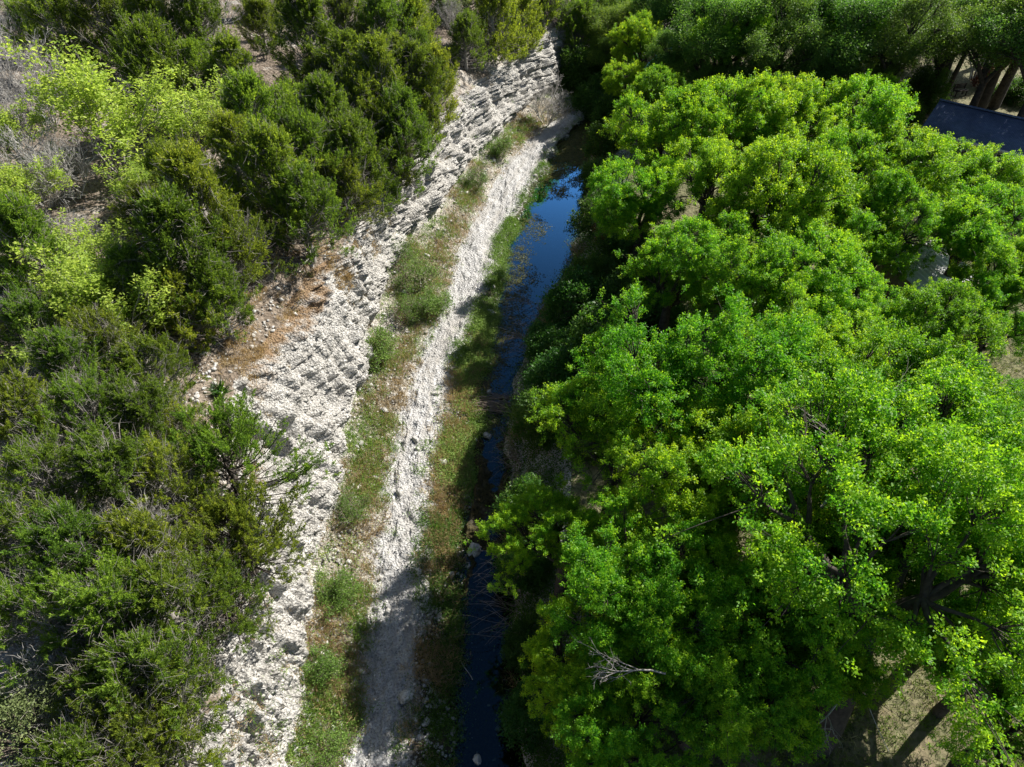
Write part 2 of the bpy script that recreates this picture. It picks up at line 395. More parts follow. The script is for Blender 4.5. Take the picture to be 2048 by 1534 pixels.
    V = np.stack([x, y, z], -1).reshape(-1, 3)
    ny = len(YS)
    idx = np.arange(ny * nu).reshape(ny, nu)
    F = np.stack([idx[:-1, :-1], idx[:-1, 1:], idx[1:, 1:], idx[1:, :-1]], -1).reshape(-1, 4)
    me = mesh_from(name, V, F, M[mat], {'soil': ('POINT', np.broadcast_to(soil, x.shape))}, True)
    return structure(link(name, me))
strip('ground', 0, 130, 'ground', -2.6)
strip('cliff', 1, 130, 'cliff')
strip('talus_slope', 2, 46, 'talus')
strip('path', 3, 60, 'path')
strip('gravel_bar', 4, 46, 'bar')
strip('creek_bed', 5, 60, 'bed')
strip('creek_bank', 6, 34, 'bar')
strip('lawn', 7, 90, 'lawnsoil', 2.2)
# water: a flat sheet from bank to bank
yy = np.arange(-8, 130, 0.5); cc = curves(yy)
wv = np.stack([np.stack([cc[:, 5] - .35, yy, np.zeros_like(yy)], -1), np.stack([cc[:, 6] + .35, yy, np.zeros_like(yy)], -1)], 1).reshape(-1, 3)
ii = np.arange(len(yy) - 1) * 2
structure(link('water', mesh_from('water', wv, np.stack([ii, ii + 1, ii + 3, ii + 2], -1), M['water'], None, True)))

# ------------------------------------------------------------------ plants: builders
def kmeans(p, k, rng, it=6):
    c = p[rng.choice(len(p), k, replace=False)]
    for _ in range(it):
        a = ((p[:, None] - c[None]) ** 2).sum(-1).argmin(1)
        for j in range(k):
            if (a == j).any(): c[j] = p[a == j].mean(0)
    return a, c
def broad_tree(seed, R, Hc, H, ntw=2300, nl=26, lsize=.088, nlobes=12, mat='broad', bark='bark', trunk_r=.3, up=.35, spread=.20, lean=(0, 0)):
    """trunk mesh (with limbs and twigs) and crown mesh (leaves); R crown radius, Hc crown depth, H full height"""
    rng = np.random.default_rng(seed); nlobes = int(nlobes * 1.7)
    cz = H - Hc * .5
    cen = np.array([lean[0], lean[1], cz])
    # lobes over the crown's ellipsoid
    lob = []
    while len(lob) < nlobes:
        v = nrm(rng.normal(size=3)); v[2] = v[2] * .9 + .12
        q = v * np.array([R, R, Hc * .5]) * rng.uniform(.35, .86)
        if all(np.linalg.norm((q - o) / np.array([R, R, Hc * .5])) > .31 for o, _ in lob) or rng.random() < .03:
            lob.append((q, rng.uniform(.13, .31) * R))
    an = rng.uniform(.75, 1.45, (nlobes, 3)) * np.array([1.1, 1.1, .62]); lc = np.array([l[0] for l in lob]); lr = np.array([l[1] for l in lob])
    pts = []; dirs = []; tone = []
    prob = lr ** 2; prob /= prob.sum()
    n = 0
    while n < ntw:
        m = ntw
        k = rng.choice(nlobes, m, p=prob)
        d = nrm(rng.normal(size=(m, 3)) + np.array([0, 0, up]))
        rr = 1 - np.abs(rng.normal(0, .18, m)) + np.where(rng.random(m) < .22, rng.uniform(.08, .55, m), 0)
        q = lc[k] + d * (lr[k] * rr)[:, None] * an[k]; q[:, 2] -= .10 * np.hypot(q[:, 0], q[:, 1]) ** 2 / R
        dd = np.linalg.norm((q[:, None] - lc[None]) / an[None], axis=-1) / lr[None]
        dd[np.arange(m), k] = 9
        ok = dd.min(1) > .70
        # gaps: a coarse noise bites holes into the crown
        ok &= (vnoise(q[:, 0] * 1.3 + q[:, 2] * .7 + 40, q[:, 1] * 1.3 - q[:, 2] * .5 + 40, seed) > .42) & (vnoise(q[:, 0] * .62 + 11, q[:, 1] * .62 + q[:, 2] * .5 + 23, seed + 5) > .30)
        ok &= d[:, 2] > -.75
        q, d, k = q[ok], d[ok], k[ok]
        pts.append(q); dirs.append(d); tone.append(hsh(k, k * 0 + 3, seed) * .18); n += len(q)
    pts = np.concatenate(pts)[:ntw] + cen; dirs = np.concatenate(dirs)[:ntw]; tone = np.concatenate(tone)[:ntw]
    # leaves
    tdir = nrm(dirs * .8 + np.array([0, 0, .35]) + rng.normal(size=dirs.shape) * .45)
    tl = rng.uniform(.20, .60, ntw)
    s = rng.random((ntw, nl)) ** .8
    pos = pts[:, None] + tdir[:, None] * (s * tl[:, None])[..., None] + rng.normal(size=(ntw, nl, 3)) * (spread * .42 * (1.15 - s * .5))[..., None]
    ax = tdir[:, None] * .7 + rng.normal(size=(ntw, nl, 3)) * .75 - np.array([0, 0, .12])
    upv = rng.normal(size=(ntw, nl, 3)) * .55 + np.array([0, 0, 1.0])
    L = lsize * rng.uniform(.7, 1.35, ntw * nl)
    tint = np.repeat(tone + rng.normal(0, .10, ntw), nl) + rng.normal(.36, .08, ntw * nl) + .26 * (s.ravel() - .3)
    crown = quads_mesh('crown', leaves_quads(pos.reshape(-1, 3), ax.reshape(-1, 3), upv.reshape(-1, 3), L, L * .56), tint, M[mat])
    # skeleton
    fork = np.array([lean[0] * .35, lean[1] * .35, max(.9, cz - Hc * .5)])
    a, c1 = kmeans(pts, 7, rng)
    fork1 = np.array([fork])
    parts = [tubes(bez(np.zeros((1, 3)) - [0, 0, .4], np.array([[0, 0, fork[2] * .35]]), fork1 * [.7, .7, .7], fork1, 8), taper(1, 8, trunk_r * 1.25, trunk_r * .8), 9)]
    l1p, l1e, l2p, l2e, l3p, l3e = [], [], [], [], [], []
    for j in range(7):
        pj = pts[a == j]
        if len(pj) < 12: continue
        e1 = fork + (c1[j] - fork) * .62; l1p.append(fork); l1e.append(e1)
        b, c2 = kmeans(pj, min(9, len(pj) // 5 + 1), rng)
        for q in range(len(c2)):
            e2 = e1 + (c2[q] - e1) * .7; l2p.append(e1); l2e.append(e2)
            pq = pj[b == q][::3]
            for z in pq: l3p.append(e2); l3e.append(z)
    for (pp, ee, r0, r1, sd, wig) in ((l1p, l1e, trunk_r * .62, trunk_r * .28, 6, .12), (l2p, l2e, trunk_r * .26, trunk_r * .10, 4, .14), (l3p, l3e, .026, .008, 3, .10)):
        p0 = np.array(pp); p3 = np.array(ee); ln = np.linalg.norm(p3 - p0, axis=1, keepdims=True)
        wv_ = rng.normal(size=p0.shape) * ln * wig
        parts.append(tubes(bez(p0, p0 + (p3 - p0) * .33 + wv_ + np.array([0, 0, .08]) * ln, p0 + (p3 - p0) * .66 - wv_ * .6, p3, 6), taper(len(p0), 6, r0, r1), sd))
    V, F = join(parts)
    trunk = mesh_from('trunk', V, F, M[bark], None, True)
    return {'trunk': trunk, 'crown': crown, 'w': 2 * R * .93, 'cz': cz, 'h': H}

def juniper(seed, R, H, nb=120, ns=14, nn=26, tipup=.6, dens=1.0, mat='juniper', deadfrac=.12, cone=.7, tight=1.0, nsz=1.0, twr=.009, ntwig=7):
    rng = np.random.default_rng(seed)
    u = np.sort(rng.random(nb)) ** .85 * .93 + .05
    az = np.arange(nb) * 2.399 + rng.normal(0, .5, nb)
    lopside = 1 + .22 * np.cos(az - rng.uniform(0, 6.3)) + .16 * np.cos(2 * az + rng.uniform(0, 6.3))
    prof = np.clip((1 - u), 0, 1) ** cone * (.55 + .45 * np.clip(u * 5, 0, 1)) + .10
    ln = R * prof * lopside * rng.uniform(.70, 1.18, nb)
    el = np.radians(12 + 48 * u + rng.normal(0, 10, nb))
    p0 = np.stack([.12 * R * np.cos(az) * .3, .12 * R * np.sin(az) * .3, u * H * .80], -1)
    hd = np.stack([np.cos(az), np.sin(az), np.zeros(nb)], -1)
    p3 = p0 + hd * (ln * np.cos(el))[:, None] + np.array([0, 0, 1]) * (ln * np.sin(el) + .18 * ln)[:, None]
    p1 = p0 + hd * (ln * .4)[:, None] + np.array([0, 0, .02]) * H
    p2 = p0 + (p3 - p0) * .72 - np.array([0, 0, .10]) * ln[:, None]
    B = bez(p0, p1, p2, p3, 7) + rng.normal(size=(nb, 7, 3)) * .04 * np.linspace(0, 1, 7)[None, :, None]
    wood = [tubes(bez(np.array([[0, 0, -.4]]), np.array([[.1, 0, H * .3]]), np.array([[-.08, .1, H * .6]]), np.array([[0, 0, H * .9]]), 8), taper(1, 8, .035 * H + .02, .02), 7),
            tubes(B, taper(nb, 7, .035, .008), 4)]
    live = rng.random(nb) > deadfrac
    # sprays on the outer part of each branch
    bi = np.repeat(np.where(live)[0], ns); m = len(bi)
    s = rng.uniform(.34, 1.0, m) ** .8
    t = s * 6; i0 = np.minimum(t.astype(int), 5); f = (t - i0)[:, None]
    bp = B[bi, i0] * (1 - f) + B[bi, i0 + 1] * f; bd = nrm(B[bi, i0 + 1] - B[bi, i0])
    side = nrm(rng.normal(size=(m, 3)))
    off = rng.uniform(.02, .34, m) * (.5 + .18 * R) * (1.25 - s * .6)
    sp0 = bp + side * off[:, None]
    sdv = nrm(bd * .75 + side * .45 + np.array([0, 0, tipup]) + rng.normal(size=(m, 3)) * .22)
    sl = rng.uniform(.22, .52, m)
    q = rng.random((m, nn))
    pos = sp0[:, None] + sdv[:, None] * (q * sl[:, None])[..., None] + rng.normal(size=(m, nn, 3)) * (.055 * tight * (1.15 - q))[..., None]
    ax = sdv[:, None] * .9 + rng.normal(size=(m, nn, 3)) * .5
    upv = rng.normal(size=(m, nn, 3)) + np.array([0, 0, .6])
    k = m * nn
    L = rng.uniform(.07, .135, k) * nsz
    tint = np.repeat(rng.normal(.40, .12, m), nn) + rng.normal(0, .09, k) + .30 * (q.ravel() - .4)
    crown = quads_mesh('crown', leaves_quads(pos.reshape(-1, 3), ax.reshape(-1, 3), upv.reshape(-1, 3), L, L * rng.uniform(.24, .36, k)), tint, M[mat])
    nb_ = nb
    # bare grey twigs inside and through the foliage
    nt_ = ntwig
    bi = np.repeat(np.arange(nb), nt_); m = len(bi)
    s = rng.uniform(.2, .98, m); t = s * 6; i0 = np.minimum(t.astype(int), 5); f = (t - i0)[:, None]
    bp = B[bi, i0] * (1 - f) + B[bi, i0 + 1] * f; bd = nrm(B[bi, i0 + 1] - B[bi, i0])
    tv = nrm(bd * .6 + rng.normal(size=(m, 3)) * .6 + np.array([0, 0, .25])) * rng.uniform(.25, .85, m)[:, None]
    e = bp + tv; wob = rng.normal(size=(m, 3)) * .11
    wood.append(tubes(bez(bp, bp + tv * .35 + wob, bp + tv * .7 - wob * .4, e, 5), taper(m, 5, twr, twr * .4), 3))
    V, F = join(wood)
    return {'trunk': mesh_from('trunk', V, F, M['greybark'], None, True), 'crown': crown, 'w': 2 * R * .95, 'cz': H * .55, 'h': H}

def skeleton(rng, stems, H, spread, levels=4, kids=(4, 4, 3), droop=0.0, r0=.05, base=.2, reach=.62, rmin=.005):
    """multi-stemmed bare wood: list of (Pts, R) per level and tip positions with directions"""
    az = np.arange(stems) * 2 * math.pi / stems + rng.normal(0, .4, stems)
    tl = np.abs(rng.normal(.45, .25, stems)) * spread
    d = nrm(np.stack([np.cos(az) * tl, np.sin(az) * tl, np.ones(stems)], -1))
    p = np.stack([np.cos(az), np.sin(az), np.zeros(stems)], -1) * base * rng.uniform(.2, 1, (stems, 1)); p[:, 2] = -.15
    ln = H * rng.uniform(.40, .60, stems); r = np.full(stems, r0)
    out = []
    for lv in range(levels):
        n = len(p)
        bend = rng.normal(size=(n, 3)) * .18 + np.array([0, 0, .10 - droop])
        e = p + d * ln[:, None] + bend * ln[:, None] * .6
        wob = rng.normal(size=(n, 3)) * ln[:, None] * .06
        C = bez(p, p + d * (ln * .35)[:, None] + wob, p + d * (ln * .7)[:, None] - wob, e, 5)
        out.append((C, taper(n, 5, r, r * .5)))
        if lv == levels - 1: break
        k = kids[lv]
        t = rng.uniform(.35, 1.0, (n, k)); t[:, 0] = 1
        q = t * 4; i0 = np.minimum(q.astype(int), 3); f = (q - i0)[..., None]
        ai = np.arange(n)[:, None]
        np_ = C[ai, i0] * (1 - f) + C[ai, i0 + 1] * f
        td = nrm(C[ai, i0 + 1] - C[ai, i0])
        nd = nrm(td + rng.normal(size=td.shape) * .5 * np.where(t[..., None] == 1, .6, 1.0) + np.array([0, 0, .15 - droop]))
        nl_ = ln[:, None] * reach * rng.uniform(.6, 1.1, (n, k))
        p = np_.reshape(-1, 3); d = nd.reshape(-1, 3); ln = nl_.reshape(-1); r = np.maximum(np.repeat(r, k) * .5, rmin)
    return out, out[-1][0][:, -1], nrm(out[-1][0][:, -1] - out[-1][0][:, -2])
def bare_mesh(name, out, bark):
    return mesh_from(name, *join([tubes(c, r, 6 if i == 0 else 4 if i == 1 else 3) for i, (c, r) in enumerate(out)]), M[bark], None, True)
def bud_tree(seed, H, spread, stems=8, keep=.75, mat='bud', bark='greybark', kids=(4, 4, 3), nl=9, ls=.15, r0=.045, droop=0.0, tuft=.10, rmin=.006):
    rng = np.random.default_rng(seed)
    out, tip, td = skeleton(rng, stems, H, spread, len(kids) + 1, kids, droop, r0, rmin=rmin)
    res = {'trunk': bare_mesh('trunk', out, bark)}
    k = rng.random(len(tip)) < keep
    tip, td = tip[k], td[k]; n = len(tip)
    if nl and n:
        ang = rng.random((n, nl)) * 6.283
        ax = np.stack([np.cos(ang), np.sin(ang), rng.normal(.05, .35, (n, nl))], -1) + td[:, None] * .4
        pos = tip[:, None] + rng.normal(size=(n, nl, 3)) * tuft
        upv = rng.normal(size=(n, nl, 3)) * .35 + np.array([0, 0, 1.0])
        L = ls * rng.uniform(.7, 1.3, n * nl)
        tint = np.repeat(rng.normal(.5, .15, n), nl) + rng.normal(0, .1, n * nl)
        res['crown'] = quads_mesh('crown', leaves_quads(pos.reshape(-1, 3), ax.reshape(-1, 3), upv.reshape(-1, 3), L, L * .46), tint, M[mat])
    allp = out[-1][0].reshape(-1, 3)
    res['w'] = float(np.percentile(np.hypot(allp[:, 0], allp[:, 1]), 95)) * 2; res['h'] = float(np.percentile(allp[:, 2], 97)); res['cz'] = res['h'] * .6
    return res
def shrub(seed, R, H, ntw=520, nl=24, ls=.11, mat='shade', bark='twig', wl=.5):
    rng = np.random.default_rng(seed)
    d = nrm(rng.normal(size=(ntw, 3)) + np.array([0, 0, .5])); d[:, 2] = np.abs(d[:, 2])
    bump = .65 + .6 * vnoise(d[:, 0] * 2.2 + 9, d[:, 1] * 2.2 + d[:, 2] * 1.5 + 9, seed)
    rr = (1 - np.abs(rng.normal(0, .2, ntw))) * bump
    p = d * rr[:, None] * np.array([R, R, H])
    td = nrm(d + np.array([0, 0, .4]) + rng.normal(size=d.shape) * .5)
    s = rng.random((ntw, nl))
    pos = p[:, None] + td[:, None] * (s * .35)[..., None] + rng.normal(size=(ntw, nl, 3)) * .09
    ax = td[:, None] * .6 + rng.normal(size=(ntw, nl, 3)) * .7
    upv = rng.normal(size=(ntw, nl, 3)) * .6 + np.array([0, 0, 1.0])
    L = ls * rng.uniform(.6, 1.4, ntw * nl)
    tint = np.repeat(rng.normal(.45, .13, ntw), nl) + rng.normal(0, .1, ntw * nl)
    crown = quads_mesh('crown', leaves_quads(pos.reshape(-1, 3), ax.reshape(-1, 3), upv.reshape(-1, 3), L, L * wl), tint, M[mat])
    b = p[::4]; z0 = np.zeros_like(b); z0[:, 2] = -.1
    wob = rng.normal(size=b.shape) * .08
    V, F = tubes(bez(z0, b * .3 + wob + np.array([0, 0, .1]), b * .7 - wob, b, 5), taper(len(b), 5, .022, .006), 3)
    return {'trunk': mesh_from('stem', V, F, M[bark], None, True), 'crown': crown, 'w': 2 * R, 'cz': H * .5, 'h': H, 'pn': ('stem', 'foliage')}

def plant(name, cat, var, loc, rz, s, label, group=None):
    r = empty(name, loc, rz, s)
    tag(r, label, cat, group)
    a, b = var.get('pn', ('trunk', 'crown'))
    link(a, var['trunk'], r)
    if 'crown' in var: link(b, var['crown'], r)
    return r
def at(px, py, frac, var, s):
    """ground point under a crown whose middle shows at (px, py)"""
    z = 5.0
    for _ in range(6):
        x, y, d = P(px, py, z + var['cz'] * s * frac)
        z = .5 * z + .5 * float(gz(x, y)[0])
    return x, y, z
RNG = np.random.default_rng(7)
def place(name, cat, variants, rows, group=None):
    res = []
    REG.setdefault((name, cat), [])
    for i, row in enumerate(rows):
        px, py, wpx = row[:3]
        label = row[3] if len(row) > 3 and isinstance(row[3], str) else name
        vi = row[4] if len(row) > 4 else i
        var = variants[vi % len(variants)]
        s = 1.0
        for _ in range(4):
            x, y, z = at(px, py, 1.0, var, s)
            d = P(px, py, z + var['cz'] * s)[2]
            s = float(np.clip(wpx * d / FPX / var['w'], .55, 1.6))
        o = plant(name, cat, var, (x, y, z - .05), RNG.uniform(0, 6.28), s, label, group)
        res.append(o)
        if label == name: REG[(name, cat)].append((o, px, py, var.get('look', '')))
    return res
REG = {}

# ------------------------------------------------------------------ junipers on the plateau
JV = [juniper(11, 2.2, 5.2), juniper(12, 2.0, 6.0, 125, tipup=.8, cone=.8), juniper(13, 2.5, 5.0, 135, cone=.6), juniper(14, 1.7, 5.4, 105, tipup=.9), juniper(15, 2.4, 4.6, 125, 12, 24, deadfrac=.25, cone=.55), juniper(17, 2.3, 5.6, 130, tipup=.7, cone=.7)]
JN = [juniper(61, 2.3, 5.0, 110, 10, 50, deadfrac=.22, cone=.6, tight=.85, nsz=.8, twr=.006, ntwig=11), juniper(62, 2.1, 5.4, 105, 10, 50, tipup=.8, deadfrac=.25, cone=.7, tight=.85, nsz=.8, twr=.006, ntwig=11), juniper(63, 2.6, 4.6, 110, 10, 50, tipup=.5, deadfrac=.25, cone=.5, tight=.85, nsz=.8, twr=.006, ntwig=11)]
for v_, l_ in zip(JV + JN, ['bushy', 'tall pointed', 'broad', 'slim upright', 'low spreading', 'full rounded', 'bushy twiggy', 'tall twiggy', 'broad twiggy']): v_['look'] = l_
JS = juniper(16, 3.1, 4.6, 105, 11, 52, tipup=.35, deadfrac=.18, cone=.5, tight=.9, nsz=.85, twr=.007)
JS['trunk'].materials[0] = M['bark']
JUN = [(120,45,150),(210,25,140),(300,60,160),(390,20,130),(60,50,110),(310,135,190),(390,155,140),(470,150,130),(520,45,100),(615,65,140),(690,45,120),(760,45,120),(830,45,110),(985,68,140),(930,75,100),(1045,60,110),(1100,45,110),(1160,55,110),
 (700,140,150),(760,160,150),(830,150,140),(870,175,110),(720,215,160),(800,225,160),(640,170,110),(650,230,140),(575,250,170),(500,240,150),(620,310,180),(700,310,170),(550,345,200),(470,310,150),(780,290,120),(850,250,90),(690,385,160),(600,410,170),(760,360,100),
 (400,410,220),(320,440,170),(350,500,200),(450,510,180),(430,585,160),(345,600,160),(270,560,140),(330,340,120),
 (60,480,160),(30,570,130),(60,660,150),(130,740,180),(220,700,190),(300,750,180),(60,840,200),(180,830,220),(290,850,200),(340,850,140),(100,960,240),(230,970,240),(320,960,190),(40,1080,220),(170,1110,260),(300,1110,250),(80,1230,260),(230,1240,280),(330,1220,250),(205,1370,230),(290,1360,280),(350,1370,220),(250,1500,300),(335,1490,220),(180,1530,240)]
BUD = [(195,225,290),(390,240,190),(25,270,150),(290,385,150),(175,510,190),(60,380,140),(190,600,260),(100,700,120)]
BARE = [(15,60,130),(80,185,120),(25,215,120),(30,130,180),(385,30,200),(60,330,170),(780,50,90),(40,600,140),(240,1060,180),(180,1430,150),(900,25,80),(1095,200,90),(120,1290,160),(330,1320,150),(50,900,150),(420,1130,120),(150,470,110),(660,60,90),(250,200,110),(455,480,140),(330,1000,150),(120,330,140)]
EDGE = [(-20,1185),(50,1175),(80,1090),(100,1000),(150,880),(200,880),(260,840),(320,790),(380,720),(440,640),(500,500),(560,440),(640,380),(700,340),(830,380),(900,400),(1060,430),(1300,420),(1540,400)]
HOLES = [(600,150,55),(185,395,60),(560,600,70),(470,720,110),(180,330,90),(30,130,50),(385,40,50),(545,60,40),(190,590,70)]
FILL = []
HOLES += [(a, b, .55 * c) for a, b, c in BUD + BARE] + [(a, b + .45 * c, .4 * c) for a, b, c in BUD + BARE]
frng = np.random.default_rng(99)
py_ = -25.0
while py_ < 1540:
    sp_ = 62 + .085 * py_
    for px_ in np.arange(-30, np.interp(py_, *zip(*EDGE)), sp_):
        a = px_ + frng.uniform(-.35, .35) * sp_; b = py_ + frng.uniform(-.3, .3) * sp_
        if a > np.interp(b, *zip(*EDGE)): continue
        if any(math.hypot(a - q[0], b - q[1]) < .50 * sp_ for q in JUN + FILL): continue
        if any(math.hypot(a - q[0], b - q[1]) < q[2] for q in HOLES): continue
        if b > 760: continue
        FILL.append((a, b, sp_ * frng.uniform(1.0, 1.4)))
    py_ += sp_ * .8
JALL = [(a, b, c * 1.08) for a, b, c in JUN] + FILL
place('juniper_tree', 'juniper', JV, [r for r in JALL if r[1] < 620], 'junipers covering the hillside')
place('juniper_tree', 'juniper', JN, [r for r in JALL if r[1] >= 620], 'junipers covering the hillside')
place('juniper_tree', 'juniper', [JS], [(450,925,310,'sparse juniper reaching out over the white cliff, uppermost of the three'),(480,1075,300,'sparse juniper with black limbs overhanging the white cliff, middle of three'),(440,1200,270,'sparse juniper overhanging the narrow lower cliff, lowest of the three')], 'junipers covering the hillside')
# ------------------------------------------------------------------ budding and bare trees
BV = [bud_tree(21, 5.0, .75, 11, .95, nl=18, ls=.18, tuft=.14), bud_tree(22, 4.6, .85, 10, .8, nl=14, ls=.17, tuft=.12), bud_tree(23, 4.2, .8, 9, .9, nl=15, ls=.17, tuft=.12)]
place('budding_tree', 'tree', BV, BUD, None)
BS = [bud_tree(24, 4.8, .8, 9, 0, 'bud', 'palebark', (5, 5, 4, 2), 0, rmin=.010), bud_tree(25, 4.0, 1.0, 9, 0, 'bud', 'palebark', (5, 5, 4, 2), 0, rmin=.010)]
place('bare_tree', 'tree', BS, BARE, None)
place('bare_tree', 'tree', BS, [(1530,112,130),(1640,118,140),(1725,105,120),(1985,70,170),(1390,70,110),(1240,45,100),(1840,120,120)], None)
BR = [bud_tree(26, 4.4, .5, 4, .9, 'bud', 'greybark', (4, 4, 3), 18, .18, .05, 0, .18)]
place('budding_tree', 'tree', BR, [(545,45,85,'slim sapling with glowing yellow leaves near the top border')])
# ------------------------------------------------------------------ broadleaf trees on the right bank
GV = [broad_tree(31, 3.9, 5.6, 9.0, 1750, 54), broad_tree(32, 3.6, 5.6, 9.2, 1650, 54, nlobes=11), broad_tree(33, 4.2, 5.8, 9.4, 2000, 54, nlobes=14), broad_tree(34, 3.3, 5.8, 9.0, 1450, 54, nlobes=10)]
GB = [broad_tree(35, 5.4, 5.6, 10.3, 3000, 54, nlobes=20, trunk_r=.40, lean=(1.3, 3.9)), broad_tree(36, 4.9, 6.2, 10.0, 2600, 54, nlobes=17, trunk_r=.38)]
FAR = [(1330,270,230),(1450,235,230),(1590,250,250),(1700,255,220),(1765,205,90),(1290,385,200),(1420,390,260),(1560,400,270),(1700,380,240),(1815,335,230),(1930,372,220),(2035,395,170),(1755,470,220),(1945,455,220),(2020,540,220),(1350,530,220),(1490,545,260),(1640,540,250),(1730,640,220),(1850,640,215),(1995,640,190)]
for v_, l_ in zip(GV + GB, ['round-crowned', 'tall', 'broad', 'slim', 'leaning', 'large']): v_['look'] = l_
place('broadleaf_tree', 'tree', GV, FAR, 'bright green trees along the right bank')
NEAR = [(1400,740,420),(1590,690,290),(1765,815,370),(1985,870,270),(1235,890,320),(1420,960,340),(1130,1075,280),(1290,1170,370),(1165,1330,280),(1960,1170,360),(1420,1380,350),(1250,1470,290),(2045,1430,240)]
NT = place('broadleaf_tree', 'tree', [GB[1], GV[2], GV[0]], NEAR, 'bright green trees along the right bank')
MIDT, FANT = NT[1], NT[7]
NT2 = place('broadleaf_tree', 'tree', [GV[1], GV[3]], [(1540,1230,330),(1975,1330,220),(1640,1010,330),(1760,1170,300),(1380,1130,280),(1530,1410,270),(1640,1300,230)], 'bright green trees along the right bank')
BIG = plant('broadleaf_tree', 'tree', GB[0], (9.6, 8.2, float(gz(9.6, 8.2)[0])), 0.0, 1.0, 'widest green tree with a thick dark trunk above the lit lawn at bottom right')
# ------------------------------------------------------------------ far dark trees
OV = [broad_tree(41, 3.8, 6.6, 9.5, 1700, 22, .12, 10, 'oak', spread=.5), broad_tree(42, 4.4, 7.0, 10.5, 1900, 22, .12, 11, 'oak', spread=.5)]
place('shade_tree', 'tree', OV, [(1440,70,190),(1560,75,200),(1690,75,200),(1810,70,210),(1910,60,170),(2010,70,220),(1640,140,130),(1500,150,120),(1380,10,150),(1500,5,180),(1650,0,180),(1800,5,180),(1950,0,180),(1250,10,130),(1230,60,120),(1340,20,140),(1420,-40,180),(1560,-50,180),(1720,-50,180),(1880,-50,180),(2040,-40,180),(1190,20,110),(1340,110,120),(1760,130,130),(1215,110,90),(1400,140,110)])
place('broadleaf_tree', 'tree', [GV[3], GV[1]], [(1290,80,110),(1255,150,90),(1300,180,110),(1460,60,170),(1690,50,170),(1800,15,150),(1585,20,150)])
# ------------------------------------------------------------------ understory
SV = [shrub(51, 1.3, 1.7), shrub(52, 1.6, 1.5, 620), shrub(53, 1.1, 1.9, 460)]
place('bush', 'shrub', SV, [(1210,430,110),(1200,540,120),(1150,600,110),(1240,610,130),(1110,680,120),(1190,690,140),(1120,760,130),(1220,760,140),(1090,830,110),(1170,840,130),(1200,340,80),(1210,280,70),(1270,500,120),(1300,620,140),(1050,1010,110),(1060,1120,110),(1060,1290,110),(1060,1420,110),(1185,195,80),(1210,165,90),(1195,130,100),(1240,115,100),(1165,165,80),(1150,140,80),(1225,215,80),(1265,75,110),(1210,70,100),(1290,40,110),(1800,215,90),(1850,180,80),(1770,190,80),(2035,180,80)])
LS = [bud_tree(54, 1.7, 1.5, 14, .6, 'weed', 'twig', (4, 4, 3), 7, .075, .018, 0, .12), bud_tree(55, 1.3, 1.6, 12, .8, 'weed', 'twig', (4, 4, 3), 9, .075, .016, 0, .10)]
place('shrub', 'shrub', LS, [(838,545,100),(865,600,80),(815,610,80),(760,690,90),(800,500,70),(1000,290,60),(950,350,60),(680,1180,90),(700,1010,80),(640,1330,90),(655,1500,110)])
PS = [shrub(56, 1.5, 1.8, 420, 20, .09, 'pale')]
place('pale_bush', 'shrub', [shrub(57, 2.1, 3.4, 700, 22, .08, 'pale')], [(40,1450,260,'pale yellowish flowering bush in the bottom left corner')])
place('pale_bush', 'shrub', PS, [(1400,40,90),(900,15,80,'whitish blossoming bush at the top border above the far cliff'),(1340,170,90)])

# ------------------------------------------------------------------ grass, weeds and gravel (nobody could count them)
G = np.random.default_rng(123)
JIT = .28
def strip_points(i, n, ymin, ymax, pw=1.6, umin=0.0, umax=1.0):
    """random points on strip i, denser towards the camera"""
    y = ymin + (ymax - ymin) * G.random(n) ** pw
    u = G.uniform(umin, umax, n)
    C = curves(y)
    return C[:, i] * (1 - u) + C[:, i + 1] * u + G.normal(size=n) * JIT, y, u
def blades_at(x, y, nb, h, tint, spread=.10, lean=.55, width=.016, hvar=.35):
    n = len(x); z = gz(x, y)
    base = np.stack([x, y, z - .02], -1)[:, None] + np.concatenate([G.normal(size=(n, nb, 2)) * spread, np.zeros((n, nb, 1))], -1)
    ax = np.concatenate([G.normal(size=(n, nb, 2)) * lean, np.ones((n, nb, 1))], -1)
    up = G.normal(size=(n, nb, 3)) + np.array([0, 0, .1])
    L = (np.asarray(h) * np.ones(n))[:, None] * G.uniform(1 - hvar, 1 + hvar, (n, nb))
    q = leaves_quads(base.reshape(-1, 3), ax.reshape(-1, 3), up.reshape(-1, 3), L.ravel(), np.full(n * nb, width) * G.uniform(.7, 1.5, n * nb), .12)
    t = np.repeat(np.asarray(tint) * np.ones(n) + G.normal(0, .08, n), nb) + G.normal(0, .10, n * nb)
    return q, t
def weeds_at(x, y, nl, r, h, tint, ls=.07):
    n = len(x); z = gz(x, y)
    d = G.normal(size=(n, nl, 3)) * np.array([r, r, h * .4]); d[..., 2] = np.abs(d[..., 2]) + .02
    base = np.stack([x, y, z], -1)[:, None] + d
    ax = G.normal(size=(n, nl, 3)) * np.array([1, 1, .45]) + d * .6; up = G.normal(size=(n, nl, 3)) * .5 + np.array([0, 0, 1.])
    L = ls * G.uniform(.6, 1.4, n * nl)
    q = leaves_quads(base.reshape(-1, 3), ax.reshape(-1, 3), up.reshape(-1, 3), L, L * .5)
    return q, np.repeat(np.asarray(tint) * np.ones(n) + G.normal(0, .1, n), nl) + G.normal(0, .1, n * nl)
def keep(m, *a): return [v[m] for v in a]
dq, wq, lq, aq = [], [], [], []
